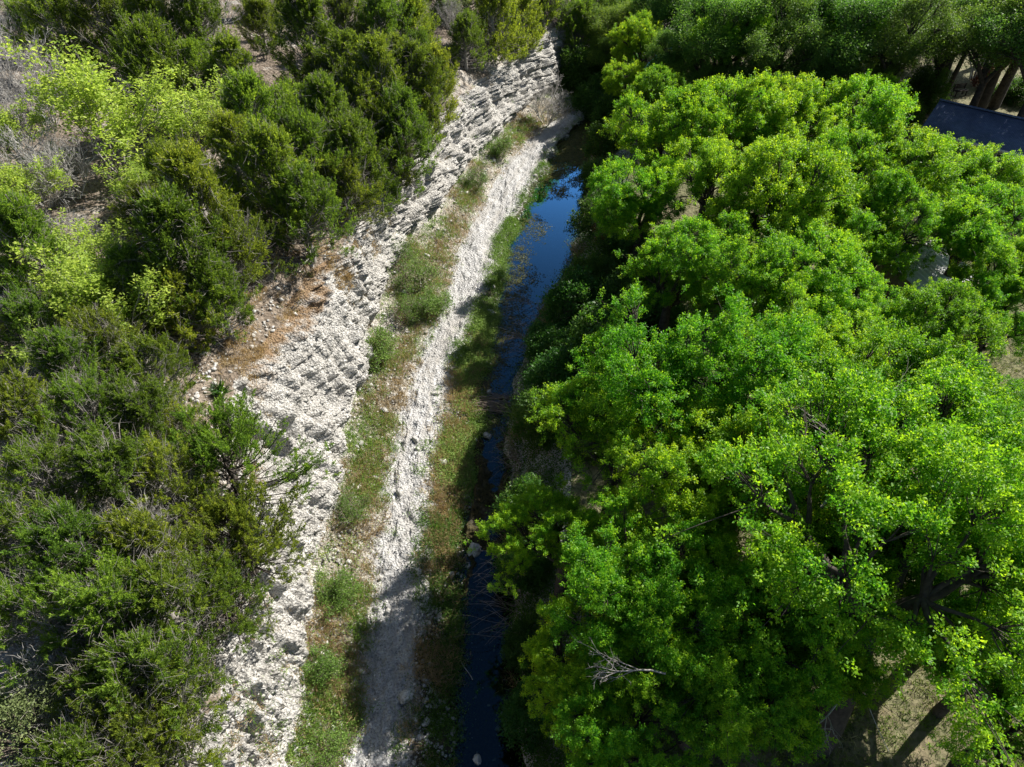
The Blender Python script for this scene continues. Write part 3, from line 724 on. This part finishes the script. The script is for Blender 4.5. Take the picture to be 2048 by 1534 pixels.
# talus slope: dry tufts with green between them
x, y, u = strip_points(2, 6500, 7, 75); m = fbm(x * .55, y * .45, 201, 3) + .22 * (u - .5) + .10 * G.normal(size=len(x)) > -.02
x, y, u = keep(m, x, y, u)
dq.append(blades_at(x, y, 11, .32, .30 + .35 * G.random(len(x)), .10, .6, .018))
x, y, u = strip_points(2, 6500, 7, 75); m = fbm(x * .6, y * .5, 202, 3) + .10 * G.normal(size=len(x)) > .0
x, y, u = keep(m, x, y, u)
wq.append(blades_at(x, y, 12, .26, .55 + .2 * G.random(len(x)), .12, .6, .02))
wq.append(weeds_at(x[::3], y[::3], 16, .16, .22, .55))
# cliff ledges and the brown terrace above
x, y, u = strip_points(1, 1500, 7, 70); m = fbm(x * .9, y * .9, 203, 3) + .12 * G.normal(size=len(x)) > .12
x, y, u = keep(m, x, y, u); dq.append(blades_at(x, y, 12, .24, .4 + .3 * G.random(len(x)), .08, .7))
x, y, u = strip_points(1, 1500, 7, 70); m = fbm(x * .9, y * .9, 204, 3) + .12 * G.normal(size=len(x)) > .14
x, y, u = keep(m, x, y, u); wq.append(blades_at(x, y, 10, .22, .5, .09, .7, .02))
yt = 9 + 34 * G.random(6000); dT = np.abs(G.normal(0, 1.9, 6000)); xt = curves(yt)[:, 1] - dT + 1.3
m = fbm(xt * .8, yt * .8, 205, 3) + .10 * G.normal(size=len(xt)) - .22 * (1 - np.exp(-((yt - 27) / 7) ** 2)) > -.03
xt, yt = keep(m, xt, yt); dq.append(blades_at(xt, yt, 18, .30, .62 + .2 * G.random(len(xt)), .09, .6))
# gravel bar: dry clumps near the path, lush weeds near the water
x, y, u = strip_points(4, 3000, 7, 60); m = (fbm(x * .7, y * .5, 206, 3) + .10 * G.normal(size=len(x)) > .03) & (u > .12) & (u < .8) & (y < 32)
x, y, u = keep(m, x, y, u); dq.append(blades_at(x, y, 22, .40, .35 + .35 * G.random(len(x)), .11, .6, .018))
x, y, u = strip_points(4, 7000, 7, 45); m = (fbm(x * .6, y * .5, 207, 3) + .10 * G.normal(size=len(x)) + .22 * (u - .45) > -.02)
x, y, u = keep(m, x, y, u)
wq.append(weeds_at(x, y, 22, .16, .26, np.where(y > 19, .62, .30)))
x, y, u = strip_points(4, 2500, 7, 60); m = fbm(x * .9, y * .9, 208, 3) > .06
x, y, u = keep(m, x, y, u); wq.append(blades_at(x, y, 14, .34, .40, .12, .6, .02))
# lush cress beside the channel below the pool
x, y, u = strip_points(4, 3200, 20.5, 34, 1.0, .28, 1.0); m = fbm(x * .8, y * .6, 214, 3) + .10 * G.normal(size=len(x)) > -.08
x, y, u = keep(m, x, y, u); wq.append(weeds_at(x, y, 20, .15, .30, .78, .075))
x, y, u = strip_points(2, 2600, 8, 45, 1.3); m = fbm(x * .5, y * .4, 215, 3) + .12 * G.normal(size=len(x)) > .14
x, y, u = keep(m, x, y, u); wq.append(weeds_at(x, y, 14, .15, .24, .85, .065))
# far creek margins
x, y, u = strip_points(4, 600, 40, 66, 1.0); wq.append(weeds_at(x, y, 16, .14, .16, .5))
# right bank undergrowth
x, y, u = strip_points(6, 5200, 7, 70); wq.append(weeds_at(x, y, 20, .22, .5, .22, .09))
x, y, u = strip_points(6, 1400, 7, 60, 1.6, 0, .5); m = fbm(x * .7, y * .7, 209, 2) > .08
x, y, u = keep(m, x, y, u); dq.append(blades_at(x, y, 20, .65, .35, .10, .7, .018))
# lawn under the trees
x = 4 + 30 * G.random(26000) ** 1.3; y = 4 + 30 * G.random(26000) ** 1.5; m = x > curves(y)[:, 7]
x, y = keep(m, x, y); m = fbm(x * .8, y * .8, 210, 3) + .15 * G.normal(size=len(x)) > -.1
x, y = keep(m, x, y); lq.append(blades_at(x, y, 10, .22, .45 + .9 * fbm(x * .5, y * .5, 211, 3), .12, 1.0, .018))
# algae and floating weed on the pool's left side
x, y, u = strip_points(5, 6000, 24, 64, 1.0); m = (fbm(x * .5, y * .4, 212, 3) + .75 * (.26 - u) + .08 * G.normal(size=len(x)) > .02)
x, y, u = keep(m, x, y, u)
n = len(x); b_ = np.stack([x, y, np.full(n, .012)], -1)[:, None] + G.normal(size=(n, 7, 3)) * np.array([.12, .12, .006])
ax = G.normal(size=(n, 7, 3)) * np.array([1, 1, .1]); up = G.normal(size=(n, 7, 3)) * .2 + np.array([0, 0, 1.])
aq.append((leaves_quads(b_.reshape(-1, 3), ax.reshape(-1, 3), up.reshape(-1, 3), .09 * G.uniform(.5, 1.5, n * 7), .05 * G.uniform(.5, 1.5, n * 7)), G.normal(.35, .2, n * 7)))
x, y, u = strip_points(5, 3800, 49, 66, 1.0); m = fbm(x * .5, y * .5, 216, 3) + .10 * G.normal(size=len(x)) + .05 * (y - 53) > -.02
x, y, u = keep(m, x, y, u); n = len(x); b_ = np.stack([x, y, np.full(n, .012)], -1)[:, None] + G.normal(size=(n, 8, 3)) * np.array([.16, .16, .006])
ax = G.normal(size=(n, 8, 3)) * np.array([1, 1, .1]); up = G.normal(size=(n, 8, 3)) * .2 + np.array([0, 0, 1.])
aq.append((leaves_quads(b_.reshape(-1, 3), ax.reshape(-1, 3), up.reshape(-1, 3), .12 * G.uniform(.5, 1.5, n * 8), .07 * G.uniform(.5, 1.5, n * 8)), G.normal(.55, .2, n * 8)))
M['algae'] = leaf_mat('pond_weed', [(0.0, (0.03, 0.035, 0.006)), (0.6, (0.08, 0.085, 0.012)), (1.0, (0.17, 0.15, 0.03))], (1, 1, 1), .15, .3)
for nm, lst, mt in (('dry_grass', dq, 'dry'), ('green_weeds', wq, 'weed'), ('lawn_grass', lq, 'lawn'), ('pond_weed', aq, 'algae')):
    structure(link(nm, quads_mesh(nm, np.concatenate([a for a, b in lst]), np.concatenate([b for a, b in lst]), M[mt])), 'stuff')
# loose stones
ph = (1 + 5 ** .5) / 2
ICO = nrm(np.array([(-1,ph,0),(1,ph,0),(-1,-ph,0),(1,-ph,0),(0,-1,ph),(0,1,ph),(0,-1,-ph),(0,1,-ph),(ph,0,-1),(ph,0,1),(-ph,0,-1),(-ph,0,1)], float))
ICF = np.array([(0,11,5),(0,5,1),(0,1,7),(0,7,10),(0,10,11),(1,5,9),(5,11,4),(11,10,2),(10,7,6),(7,1,8),(3,9,4),(3,4,2),(3,2,6),(3,6,8),(3,8,9),(4,9,5),(2,4,11),(6,2,10),(8,6,7),(9,8,1)])
def stones(x, y, r, sink=.25, zoff=0.0):
    n = len(x)
    v = ICO[None] * G.uniform(.6, 1.3, (n, 12, 1)) * G.uniform(.6, 1.25, (n, 1, 3)) * np.array([1, 1, .7])
    a = G.random(n) * 6.28; c, s_ = np.cos(a)[:, None], np.sin(a)[:, None]
    v = np.stack([v[..., 0] * c - v[..., 1] * s_, v[..., 0] * s_ + v[..., 1] * c, v[..., 2]], -1) * r[:, None, None]
    v += np.stack([x, y, gz(x, y) + r * (.4 - sink) + zoff], -1)[:, None]
    F = ICF[None] + (np.arange(n) * 12)[:, None, None]
    return v.reshape(-1, 3), F.reshape(-1, 3)
sv = []
for i, n, lo, hi, a, b in ((3, 7000, .012, .045, 0, 1), (2, 5000, .025, .12, 0, 1), (4, 5000, .025, .11, 0, .7), (1, 700, .025, .10, .02, 1), (5, 2600, .03, .13, 0, 1), (4, 1200, .03, .09, .5, 1)):
    x, y, u = strip_points(i, n, 7, 66, 1.7, a, b)
    if i == 5: x, y, u = keep((np.abs(y - 20) < 5.5) | (G.random(len(y)) < .12), x, y, u)
    sv.append(stones(x, y, lo + (hi - lo) * G.random(len(x)) ** 4.0))
for i, n in ((3, 6), (2, 120), (4, 90), (1, 10)):
    x, y, u = strip_points(i, n, 8, 60, 1.4); sv.append(stones(x, y, .09 + .13 * G.random(n) ** 2))
y = 6 + 45 * G.random(5000) ** 1.4; x = curves(y)[:, 1] - np.abs(G.normal(0, 4, 5000)); sv.append(stones(x, y, .03 + .12 * G.random(5000) ** 3))
structure(link('gravel', mesh_from('gravel', *join(sv), M['stone'])), 'stuff')

# ------------------------------------------------------------------ single things
def spot(px, py, z0=None):
    z = 1.0 if z0 is None else z0
    for _ in range(8):
        x, y, d = P(px, py, z)
        if z0 is None: z = .5 * z + .5 * float(gz(x, y)[0])
    return x, y, (z if z0 is not None else float(gz(x, y)[0])), d
def box_parts(lst):
    """boxes (cx,cy,cz,sx,sy,sz) as one mesh"""
    V = []; F = []
    for k, (cx, cy, cz, sx, sy, sz) in enumerate(lst):
        for a in (-.5, .5):
            for b in (-.5, .5):
                for c in (-.5, .5): V.append((cx + a * sx, cy + b * sy, cz + c * sz))
        o = k * 8
        F += [(o, o + 1, o + 3, o + 2), (o + 4, o + 6, o + 7, o + 5), (o, o + 4, o + 5, o + 1), (o + 2, o + 3, o + 7, o + 6), (o, o + 2, o + 6, o + 4), (o + 1, o + 5, o + 7, o + 3)]
    return np.array(V, float), np.array(F)
def slab(name, A, Bq, C, D, th, mat, parent):
    """roof slab: four top corners, thickness downwards"""
    T = np.array([A, Bq, C, D], float); L = T - np.array([0, 0, th])
    V = np.concatenate([T, L]); F = np.array([(0, 1, 2, 3), (7, 6, 5, 4), (0, 4, 5, 1), (1, 5, 6, 2), (2, 6, 7, 3), (3, 7, 4, 0)])
    return link(name, mesh_from(name, V, F, mat), parent)
def shingle_mat(name, c1, c2, rows, direction):
    m, t, out = newmat(name)
    p = N(t, 'ShaderNodeBsdfPrincipled', Roughness=0.95); p.inputs['Specular IOR Level'].default_value = .1
    tc = N(t, 'ShaderNodeTexCoord'); mp = N(t, 'ShaderNodeMapping'); mp.inputs['Rotation'].default_value = (0, 0, direction)
    t.links.new(tc.outputs['Object'], mp.inputs['Vector'])
    br = N(t, 'ShaderNodeTexBrick', Scale=rows); br.inputs['Color1'].default_value = (*c1, 1); br.inputs['Color2'].default_value = (*c2, 1)
    br.inputs['Mortar'].default_value = (c1[0] * .35, c1[1] * .35, c1[2] * .35, 1); br.inputs['Mortar Size'].default_value = .03
    t.links.new(mp.outputs[0], br.inputs['Vector'])
    n = N(t, 'ShaderNodeTexNoise', Scale=1.2, Detail=6.0); t.links.new(tc.outputs['Object'], n.inputs['Vector'])
    c = mixc(t, 0.6, br.outputs['Color'], ramp(t, n.outputs['Fac'], [(.3, (.55, .55, .55)), (.7, (1.2, 1.2, 1.2))]), 'MULTIPLY')
    t.links.new(c, p.inputs['Base Color'])
    t.links.new(p.outputs[0], out.inputs['Surface'])
    return m
M['shingle'] = shingle_mat('slate_shingles', (0.085, 0.115, 0.19), (0.12, 0.15, 0.23), 3.2, 0.0)
M['wall'] = solid_mat('tan_siding', (0.30, 0.25, 0.20), 0.8, (0.24, 0.20, 0.16), 3.0)
M['trim'] = solid_mat('pale_trim', (0.55, 0.53, 0.50), 0.6, (0.42, 0.41, 0.39), 3.0)
M['whitemetal'] = solid_mat('white_sheet_metal', (0.75, 0.75, 0.76), 0.5, (0.62, 0.62, 0.63), 2.0)
M['greymetal'] = solid_mat('grey_corrugated_metal', (0.34, 0.35, 0.36), 0.5, (0.24, 0.25, 0.26), 2.5)
M['darkwood'] = solid_mat('dark_wood', (0.06, 0.045, 0.035), 0.7, (0.03, 0.022, 0.018), 6.0)
M['glass'] = solid_mat('window_pane', (0.03, 0.035, 0.045), 0.08, (0.02, 0.025, 0.03), 2.0, spec=.6)
# house: ridge runs away from the creek, low gable roof of slate blue shingles
hx, hy = 30.2, 48.7; ang = math.atan2(-.64, .77)
hg = float(gz(hx, hy)[0])
house = empty('house', (hx, hy, hg - .1), ang)
tag(house, 'house with a low slate blue shingle roof among the far right trees', 'house')
LH, RUN = 13.0, 2.95; zr, ze = 7.5 - hg + .1, 6.35 - hg + .1
rf = slab('roof', (-.35, 0, zr), (LH, 0, zr), (LH, -RUN, ze), (-.35, -RUN, ze), .12, M['shingle'], house)
slab('roof', (LH, .003, zr), (-.35, .003, zr), (-.35, RUN, ze), (LH, RUN, ze), .12, M['shingle'], house)
wl, wr, wz = -RUN + .45, RUN - .45, ze - .0
wv_ = np.array([(0, wl, 0), (LH - .3, wl, 0), (LH - .3, wr, 0), (0, wr, 0), (0, wl, wz), (LH - .3, wl, wz), (LH - .3, wr, wz), (0, wr, wz), (0, 0, zr - .16), (LH - .3, 0, zr - .16)], float)
V_, F_ = wv_, [(0, 1, 5, 4), (2, 3, 7, 6), (3, 0, 4, 7), (1, 2, 6, 5), (4, 5, 9, 8), (6, 7, 8, 9), (7, 4, 8, 8), (5, 6, 9, 9)]
me = bpy.data.meshes.new('wall'); me.from_pydata([tuple(v) for v in V_], [], [f if len(set(f)) == 4 else tuple(dict.fromkeys(f)) for f in F_]); me.materials.append(M['wall'])
link('wall', me, house)
link('ridge_cap', mesh_from('ridge_cap', *box_parts([(LH / 2 - .2, 0, zr + .035, LH + .3, .22, .06)]), M['shingle']), house)
for sy in (-1, 1):
    link('fascia', mesh_from('fascia', *box_parts([(LH / 2 - .2, sy * (RUN + .02), ze - .08, LH + .35, .04, .2)]), M['trim']), house)
for wx in (2.2, 5.2, 9.0):
    wdw = link('window', mesh_from('window', *box_parts([(wx, wl - .03, wz * .55, 1.3, .06, .08), (wx, wl - .03, wz * .55 + 1.1, 1.3, .06, .08), (wx - .65, wl - .03, wz * .55 + .55, .08, .065, 1.2), (wx + .65, wl - .03, wz * .55 + .55, .08, .065, 1.2)]), M['trim']), house)
    link('pane', mesh_from('pane', *box_parts([(wx, wl - .012, wz * .55 + .55, 1.24, .02, 1.06)]), M['glass']), wdw)
# small outbuildings seen through gaps in the crowns
def shed(px, py, rz, sx, sy, h, rmat, label, corr):
    x, y, z, d = spot(px, py, 3.2 + h)
    g = float(gz(x, y)[0]); r = empty('shed', (x, y, g - .1), rz); tag(r, label, 'shed')
    H_ = h + .1
    link('wall', mesh_from('wall', *box_parts([(0, 0, H_ / 2, sx, sy, H_)]), M['wall']), r)
    # corrugated sheet roof with one fall
    nx, ny_ = (int(sx * 16), 8)
    u, v = np.meshgrid(np.linspace(-.5, .5, nx), np.linspace(-.5, .5, ny_), indexing='ij')
    zz = H_ + .10 + (v + .5) * .35 + (np.sin(np.arange(nx) * math.pi / 2) * corr)[:, None]
    top = np.stack([u * (sx + .4), v * (sy + .4), zz], -1).reshape(-1, 3); bot = top - np.array([0, 0, .03])
    idx = np.arange(nx * ny_).reshape(nx, ny_)
    f = np.stack([idx[:-1, :-1], idx[1:, :-1], idx[1:, 1:], idx[:-1, 1:]], -1).reshape(-1, 4)
    link('roof', mesh_from('roof', np.concatenate([top, bot]), np.concatenate([f, f[:, ::-1] + nx * ny_]), rmat), r)
    link('door', mesh_from('door', *box_parts([(0, -sy / 2 - .03, .95, .85, .05, 1.9)]), M['darkwood']), r)
shed(1892, 712, .5, 2.6, 2.2, 2.1, M['greymetal'], 'small shed with a grey corrugated roof, showing through the right-hand crowns', .03)
shed(1858, 528, .3, 3.6, 3.0, 2.3, M['whitemetal'], 'shed with a white metal roof glinting through the leaves near the right border', .02)
for k_, (tx, ty) in enumerate([(40, 51), (44, 46), (38.5, 57), (37.2, 50.2)]):  # trees mostly out of frame, added to keep the house roof in shade
    plant('shade_tree', 'tree', OV[k_ % 2], (tx, ty, float(gz(tx, ty)[0])), k_ * 2.0, 1.15, 'dark olive tree added to shade the slate roof at the right border', 'dark trees added to shade the roof')
# bench
x, y, z, d = spot(1917, 192)
b = empty('bench', (x, y, z), .3); tag(b, 'dark wooden bench on the bare ground just behind the slate roof', 'bench')
link('seat', mesh_from('seat', *box_parts([(0, dy, .46, 1.3, .12, .05) for dy in (-.15, 0, .15)]), M['darkwood']), b)
link('backrest', mesh_from('backrest', *box_parts([(0, .26, zz, 1.3, .04, .11) for zz in (.62, .76, .90)]), M['darkwood']), b)
for lx in (-.55, .55):
    link('leg', mesh_from('leg', *box_parts([(lx, -.15, .215, .07, .07, .43), (lx, .22, .46, .07, .07, .92)]), M['darkwood']), b)
# boulders and slabs by the water
def boulder(px, py, wpx, flat, label, seed, mat='stone'):
    rng = np.random.default_rng(seed)
    x, y, z, d = spot(px, py); r = wpx * d / FPX / 2
    v = ICO.copy(); f = ICF.copy()
    for _ in range(2):                                              # two rounds of splitting
        mid = {}; vl = list(v); nf = []
        def mp_(a, b):
            k = (min(a, b), max(a, b))
            if k not in mid: mid[k] = len(vl); vl.append(nrm((vl[a] + vl[b]) / 2))
            return mid[k]
        for a, b_, c in f:
            p_, q_, r_ = mp_(a, b_), mp_(b_, c), mp_(c, a); nf += [(a, p_, r_), (p_, b_, q_), (r_, q_, c), (p_, q_, r_)]
        v = np.array(vl); f = np.array(nf)
    for _ in range(7):                                              # chip flat faces off
        n_ = nrm(rng.normal(size=3)); o_ = rng.uniform(.55, .85); dd = v @ n_ - o_
        v = v - np.where(dd > 0, dd, 0)[:, None] * n_
    v = v * (1 + .06 * rng.normal(size=(len(v), 1))) * np.array([1.1, .85, flat]) * r
    a = rng.uniform(0, 6.28); v = v @ np.array([(math.cos(a), math.sin(a), 0), (-math.sin(a), math.cos(a), 0), (0, 0, 1)])
    o = link('boulder', mesh_from('boulder', v, f, M[mat])); o.location = (x, y, max(z, -.05) + r * flat * .35)
    tag(o, label, 'rock')
BO = [(948,1107,34,.6,'pale angular slab lying in the shaded creek, widest rock in the water'),(902,1150,20,.6,'white rock among the dry grass just left of the shaded creek'),(886,925,22,.7,'white rounded rock beside the orange dry grass on the gravel bar'),(975,880,20,.8,'lone white rock standing in the dark riffle below the debris dam'),(836,1144,22,.8,'white chunk at the right edge of the white path, beside dark grass'),(814,1392,34,.6,'wide grey flat rock at the right edge of the path near the bottom'),(830,1440,18,.8,'small white block on the weedy bank near the bottom of the path'),(955,1527,20,.7,'pale brown rock in the shallow creek at the bottom border'),(918,1108,12,.7,'small white stone left of the angular slab in the creek'),(980,627,24,.4,'flat pale stone at the upper pool outlet beside green weeds'),(832,880,18,.7,'cream rock on the pebbly widening of the white path'),(870,787,20,.5,'brownish broken slab at the right edge of the path by the weeds'),(840,1195,16,.8,'white stone on the path edge between two dark grass patches'),(912,1258,12,.8,'small pale stone at the left waterline of the lower creek'),(905,880,16,.7,'grey rock half hidden in weeds right of the path widening'),(858,1330,14,.7,'small white rock in dark weeds right of the lower path'),(985,575,14,.6,'white stone on the weedy bank left of the blue pool'),(975,1010,13,.7,'pale cobble in the dark riffle above the angular slab'),(930,970,14,.7,'grey cobble at the edge of the riffle beside dry grass'),(800,985,20,.5,'low ledge of white rock breaking the middle of the path')]
for k, bo in enumerate(BO): boulder(*bo, 300 + k)
# woody debris
def stick_mesh(name, p0, p3, sag, r0, r1, mat, K=7, sides=4, wob=.08, seed=1):
    rng = np.random.default_rng(seed); n = len(p0); ln = np.linalg.norm(p3 - p0, axis=1, keepdims=True)
    w_ = rng.normal(size=(n, 3)) * ln * wob
    V, F = tubes(bez(p0, p0 + (p3 - p0) * .33 + w_ + np.array([0, 0, sag]), p0 + (p3 - p0) * .66 - w_ * .5 + np.array([0, 0, sag]), p3, K), taper(n, K, r0, r1), sides)
    return mesh_from(name, V, F, M[mat], None, True)
def brush(name, cat, px, py, n, reach, label, mat='twig', seed=1, up=.5, dirx=-1.0, r=.012):
    rng = np.random.default_rng(seed); x, y, z, d = spot(px, py)
    p0 = rng.normal(size=(n, 3)) * np.array([.25, .6, .02]); ang = rng.normal(0, .8, n)
    p3 = p0 + np.stack([dirx * np.cos(ang), np.sin(ang), np.zeros(n)], -1) * (reach * rng.uniform(.4, 1.15, n))[:, None] + np.array([0, 0, up]) * rng.uniform(.0, 1.0, (n, 1))
    o = link(name, stick_mesh(name, p0, p3, .35, r, r * .35, mat, seed=seed)); o.location = (x, y, max(z, 0) + .05)
    return tag(o, label, cat)
brush('dead_brush', 'brush', 1075, 690, 46, 2.3, 'bare tan brush leaning over the narrow blue channel below the pool', seed=3)
brush('dead_brush', 'brush', 1070, 620, 12, 3.0, 'few long dry stalks reaching across the lower end of the blue pool', seed=4, up=.9)
brush('dead_brush', 'brush', 1030, 1125, 46, 1.7, 'fan of dry pinkish brush over the creek beside the angular slab', seed=5)
brush('dead_brush', 'brush', 1035, 1225, 46, 1.9, 'arching tangle of dry brush over the dark lower creek, below the slab', seed=6)
brush('dead_brush', 'brush', 1040, 925, 40, 1.5, 'dry brush on the right bank beside the riffle, above the slab', seed=7)
rng_ = np.random.default_rng(8); x, y, z, d = spot(985, 818)
n = 130; c_ = rng_.normal(size=(n, 3)) * np.array([1.0, .35, .10]); dr = np.stack([np.ones(n), rng_.normal(0, .35, n), rng_.normal(0, .06, n)], -1) * rng_.uniform(.3, 1.1, (n, 1))
o = link('debris_dam', stick_mesh('debris_dam', c_ - dr, c_ + dr, .03, .028, .012, 'twig', seed=9)); o.location = (x, y, .12)
tag(o, 'low dam of brown sticks piled across the creek where the blue channel ends', 'driftwood')
x, y, z, d = spot(933, 1342, 0.03)
o = link('stick', stick_mesh('stick', np.array([[-.25, .45, 0]]), np.array([[.25, -.35, .02]]), .04, .022, .012, 'palebark', seed=10)); o.location = (x, y, .03)
tag(o, 'single pale stick floating in the dark creek near the bottom', 'stick')
# grass-like single plants
def clump(name, cat, px, py, nb, h, mat, tint, label, lean=.8, width=.03, spread=.08):
    x, y, z, d = spot(px, py)
    q, t_ = blades_at(np.array([x]), np.array([y]), nb, h, tint, spread, lean, width)
    q = q - np.array([x, y, z]); o = link(name, quads_mesh(name, q, t_, M[mat])); o.location = (x, y, z)
    return tag(o, label, cat)
clump('yucca', 'plant', 442, 785, 90, .62, 'shade', .30, 'dark spiky yucca rosette on the brown grassy terrace above the cliff', 1.0, .05, .03)
clump('leafy_plant', 'plant', 440, 805, 40, .32, 'weed', .75, 'small bright green plant just below the yucca on the brown terrace', 1.0, .08, .03)
clump('sedge_clump', 'plant', 1040, 832, 260, 1.0, 'weed', .55, 'arching green sedge clump on the right bank at the debris dam', .8, .028, .15)
clump('sedge_clump', 'plant', 1075, 850, 200, 1.0, 'dry', .65, 'straw coloured sedge clump drooping right of the debris dam', .9, .026, .15)
clump('sedge_clump', 'plant', 1058, 1262, 220, .9, 'weed', .50, 'green and straw sedge clump at the foot of the trees by the lower creek', .8, .028, .14)
# red tipped shrub leaning over the pool
RT = bud_tree(71, 2.8, 1.0, 7, .8, 'weed', 'greybark', (4, 3, 3), 14, .15, .03, 0, .12)
x, y, z, d = spot(1215, 515, 2.4); z = float(gz(x, y)[0])
rt = plant('sumac', 'shrub', RT, (x, y, z), .4, 1.0, 'twiggy shrub with rusty red seed heads leaning over the right edge of the pool')
rg = np.random.default_rng(5); me_ = RT['trunk']
co = np.zeros(len(me_.vertices) * 3, np.float32); me_.vertices.foreach_get('co', co); co = co.reshape(-1, 3); co = co[co[:, 2] > 1.6]
for q in co[rg.choice(len(co), 13)][:12]:
    ps = q + rg.normal(size=(45, 3)) * np.array([.07, .07, .11])
    link('seed_head', quads_mesh('seed_head', leaves_quads(ps, rg.normal(size=(45, 3)) + np.array([0, 0, .5]), rg.normal(size=(45, 3)), .08 * rg.uniform(.6, 1.3, 45), .055 * np.ones(45)), rg.random(45), M['red']), rt)
RS = shrub(72, .9, 1.9, 220, 16, .12, 'red')
x, y, z, d = spot(1963, 175)
plant('red_shrub', 'shrub', RS, (x, y, z), 0, 1.0, 'dark red leaved shrub on the shaded ground behind the slate roof')
# old oak behind the house, its trunk bare
OK_ = broad_tree(43, 5.0, 5.5, 11.5, 1500, 22, .11, 12, 'oak', spread=.5, trunk_r=.36, lean=(1.2, .6))
x, y, z, d = spot(1986, 216)
plant('oak_tree', 'tree', OK_, (x, y, z), 0, 1.0, 'old oak with a thick black trunk rising just behind the slate roof')
OS_ = broad_tree(44, 2.8, 5.0, 9.0, 800, 22, .11, 9, 'oak', spread=.5, trunk_r=.2, lean=(.9, .4))
x, y, z, d = spot(1886, 200)
plant('oak_tree', 'tree', OS_, (x, y, z), 0, 1.0, 'slender dark tree at the left end of the slate roof')
# dead limbs in the crowns of the right-hand trees (parts of those trees)
def dead_branch(root, px, py, z, dirv, L, seed, kids=(5, 4, 3), r0=.05, mat='palebark'):
    rng = np.random.default_rng(seed); x, y, d = P(px, py, z)
    out, tip, td = skeleton(rng, 1, L, .3, 4, kids, 0.05, r0, 0.0, .55)
    o = link('dead_branch', bare_mesh('dead_branch', out, mat), root)
    o.rotation_euler = Vector(dirv).to_track_quat('Z', 'Y').to_euler(); o.location = (x, y, z)
    o.matrix_parent_inverse = root.matrix_basis.inverted()
dead_branch(BIG, 1650, 1010, 9.3, (1, .55, .22), 6.0, 1, (6, 4, 3), .05, 'greybark')
dead_branch(BIG, 1740, 1010, 9.0, (-.2, .9, .75), 3.5, 2, (5, 4, 3), .045, 'greybark')
dead_branch(BIG, 1680, 1400, 5.6, (-.75, -.6, .05), 3.0, 3, (5, 4, 3), .035, 'palebark')
dead_branch(BIG, 1745, 1250, 7.6, (.05, -.6, -.5), 1.8, 4, (3, 3, 2), .022, 'palebark')
dead_branch(FANT, 1320, 1345, 8.0, (-.9, .12, .16), 3.0, 5, (7, 5, 4), .028, 'greybark')
dead_branch(MIDT, 1590, 770, 8.8, (-.3, .6, .8), 2.4, 6, (4, 3, 3), .035, 'greybark')
# thin line hanging from the big tree to the lawn
xa, ya, _ = P(1728, 1385, 4.6); xb, yb, zb_, _ = spot(1778, 1505)
o = link('rope', stick_mesh('rope', np.array([[0, 0, 4.6 - zb_]]) + np.array([[xa - xb, ya - yb, 0]]), np.array([[0, 0, 0.02]]), -.12, .012, .012, 'palebark', K=12, wob=0.0)); o.location = (xb, yb, zb_)
tag(o, 'thin pale rope running from the big trunk down to the lit lawn', 'rope')

# ------------------------------------------------------------------ labels: each by its look and by the nearest landmark
LM_L = [('the big yellow-green budding tree', 195, 235), ('the bright yellow sapling at the top', 545, 45), ('the bare pale trees in the top left corner', 30, 120), ('the bare pale tree at the top border', 385, 40), ('the dry grass clearing', 600, 150), ('the far end of the cliff', 1100, 130), ('the grey far rock face', 930, 250), ('the sparse budding tree among junipers', 390, 250), ('the budding tree with curved grey stems', 180, 590), ('the brown grassy terrace', 480, 710), ('the dark hollow above the terrace', 570, 560), ('the pale bush in the bottom left corner', 50, 1480), ('the narrow top of the lower cliff', 560, 1090), ('the dead pale branches at lower left', 180, 1430), ('the bare grey tree at lower left', 240, 1060), ('the low budding shrub mid left', 290, 390)]
LM_R = [('the thick-trunked big tree', 1690, 1080), ('the slate blue roof', 1940, 250), ('the blue pool', 1110, 480), ('the red-tipped shrub', 1215, 500), ('the head of the creek', 1180, 220), ('the riffle below the debris dam', 990, 900), ('the white shed roof', 1858, 528), ('the grey corrugated roof', 1892, 712), ('the dead branch fan low in the crowns', 1240, 1370), ('the top right corner', 2048, 0), ('the angular slab in the creek', 948, 1107)]
ORD = ['first', 'second', 'third', 'fourth', 'fifth', 'sixth', 'seventh', 'eighth', 'ninth', 'tenth', 'eleventh', 'twelfth', 'thirteenth', 'fourteenth']
DIRS = ['to the right of', 'below right of', 'below', 'below left of', 'to the left of', 'above left of', 'above', 'above right of']
def autolabel(entries, noun, marks):
    seen = {}
    for o, px, py, look in sorted(entries, key=lambda e: min(math.hypot(e[1] - m[1], e[2] - m[2]) for m in marks)):
        nm, mx, my = min(marks, key=lambda m: math.hypot(px - m[1], py - m[2]))
        k = int(round(math.atan2(py - my, px - mx) / (math.pi / 4))) % 8
        c = seen.get((nm, k), 0); seen[(nm, k)] = c + 1
        o['label'] = f'{look} {noun}, {ORD[c]} {DIRS[k]} {nm}'.strip()
        if len(o['label'].split()) > 16: o['label'] = f'{noun}, {ORD[c]} {DIRS[k]} {nm}'
for (nm, ct), en in REG.items():
    noun = {'juniper_tree': 'juniper', 'budding_tree': 'budding tree', 'bare_tree': 'leafless grey tree', 'broadleaf_tree': 'bright green tree', 'shade_tree': 'dark olive tree', 'bush': 'dark green bush', 'shrub': 'light green shrub', 'pale_bush': 'pale leaved bush'}[nm]
    autolabel(en, noun, LM_R if nm in ('broadleaf_tree', 'shade_tree', 'bush', 'pale_bush', 'shrub') else LM_L + LM_R if nm == 'bare_tree' else LM_L)
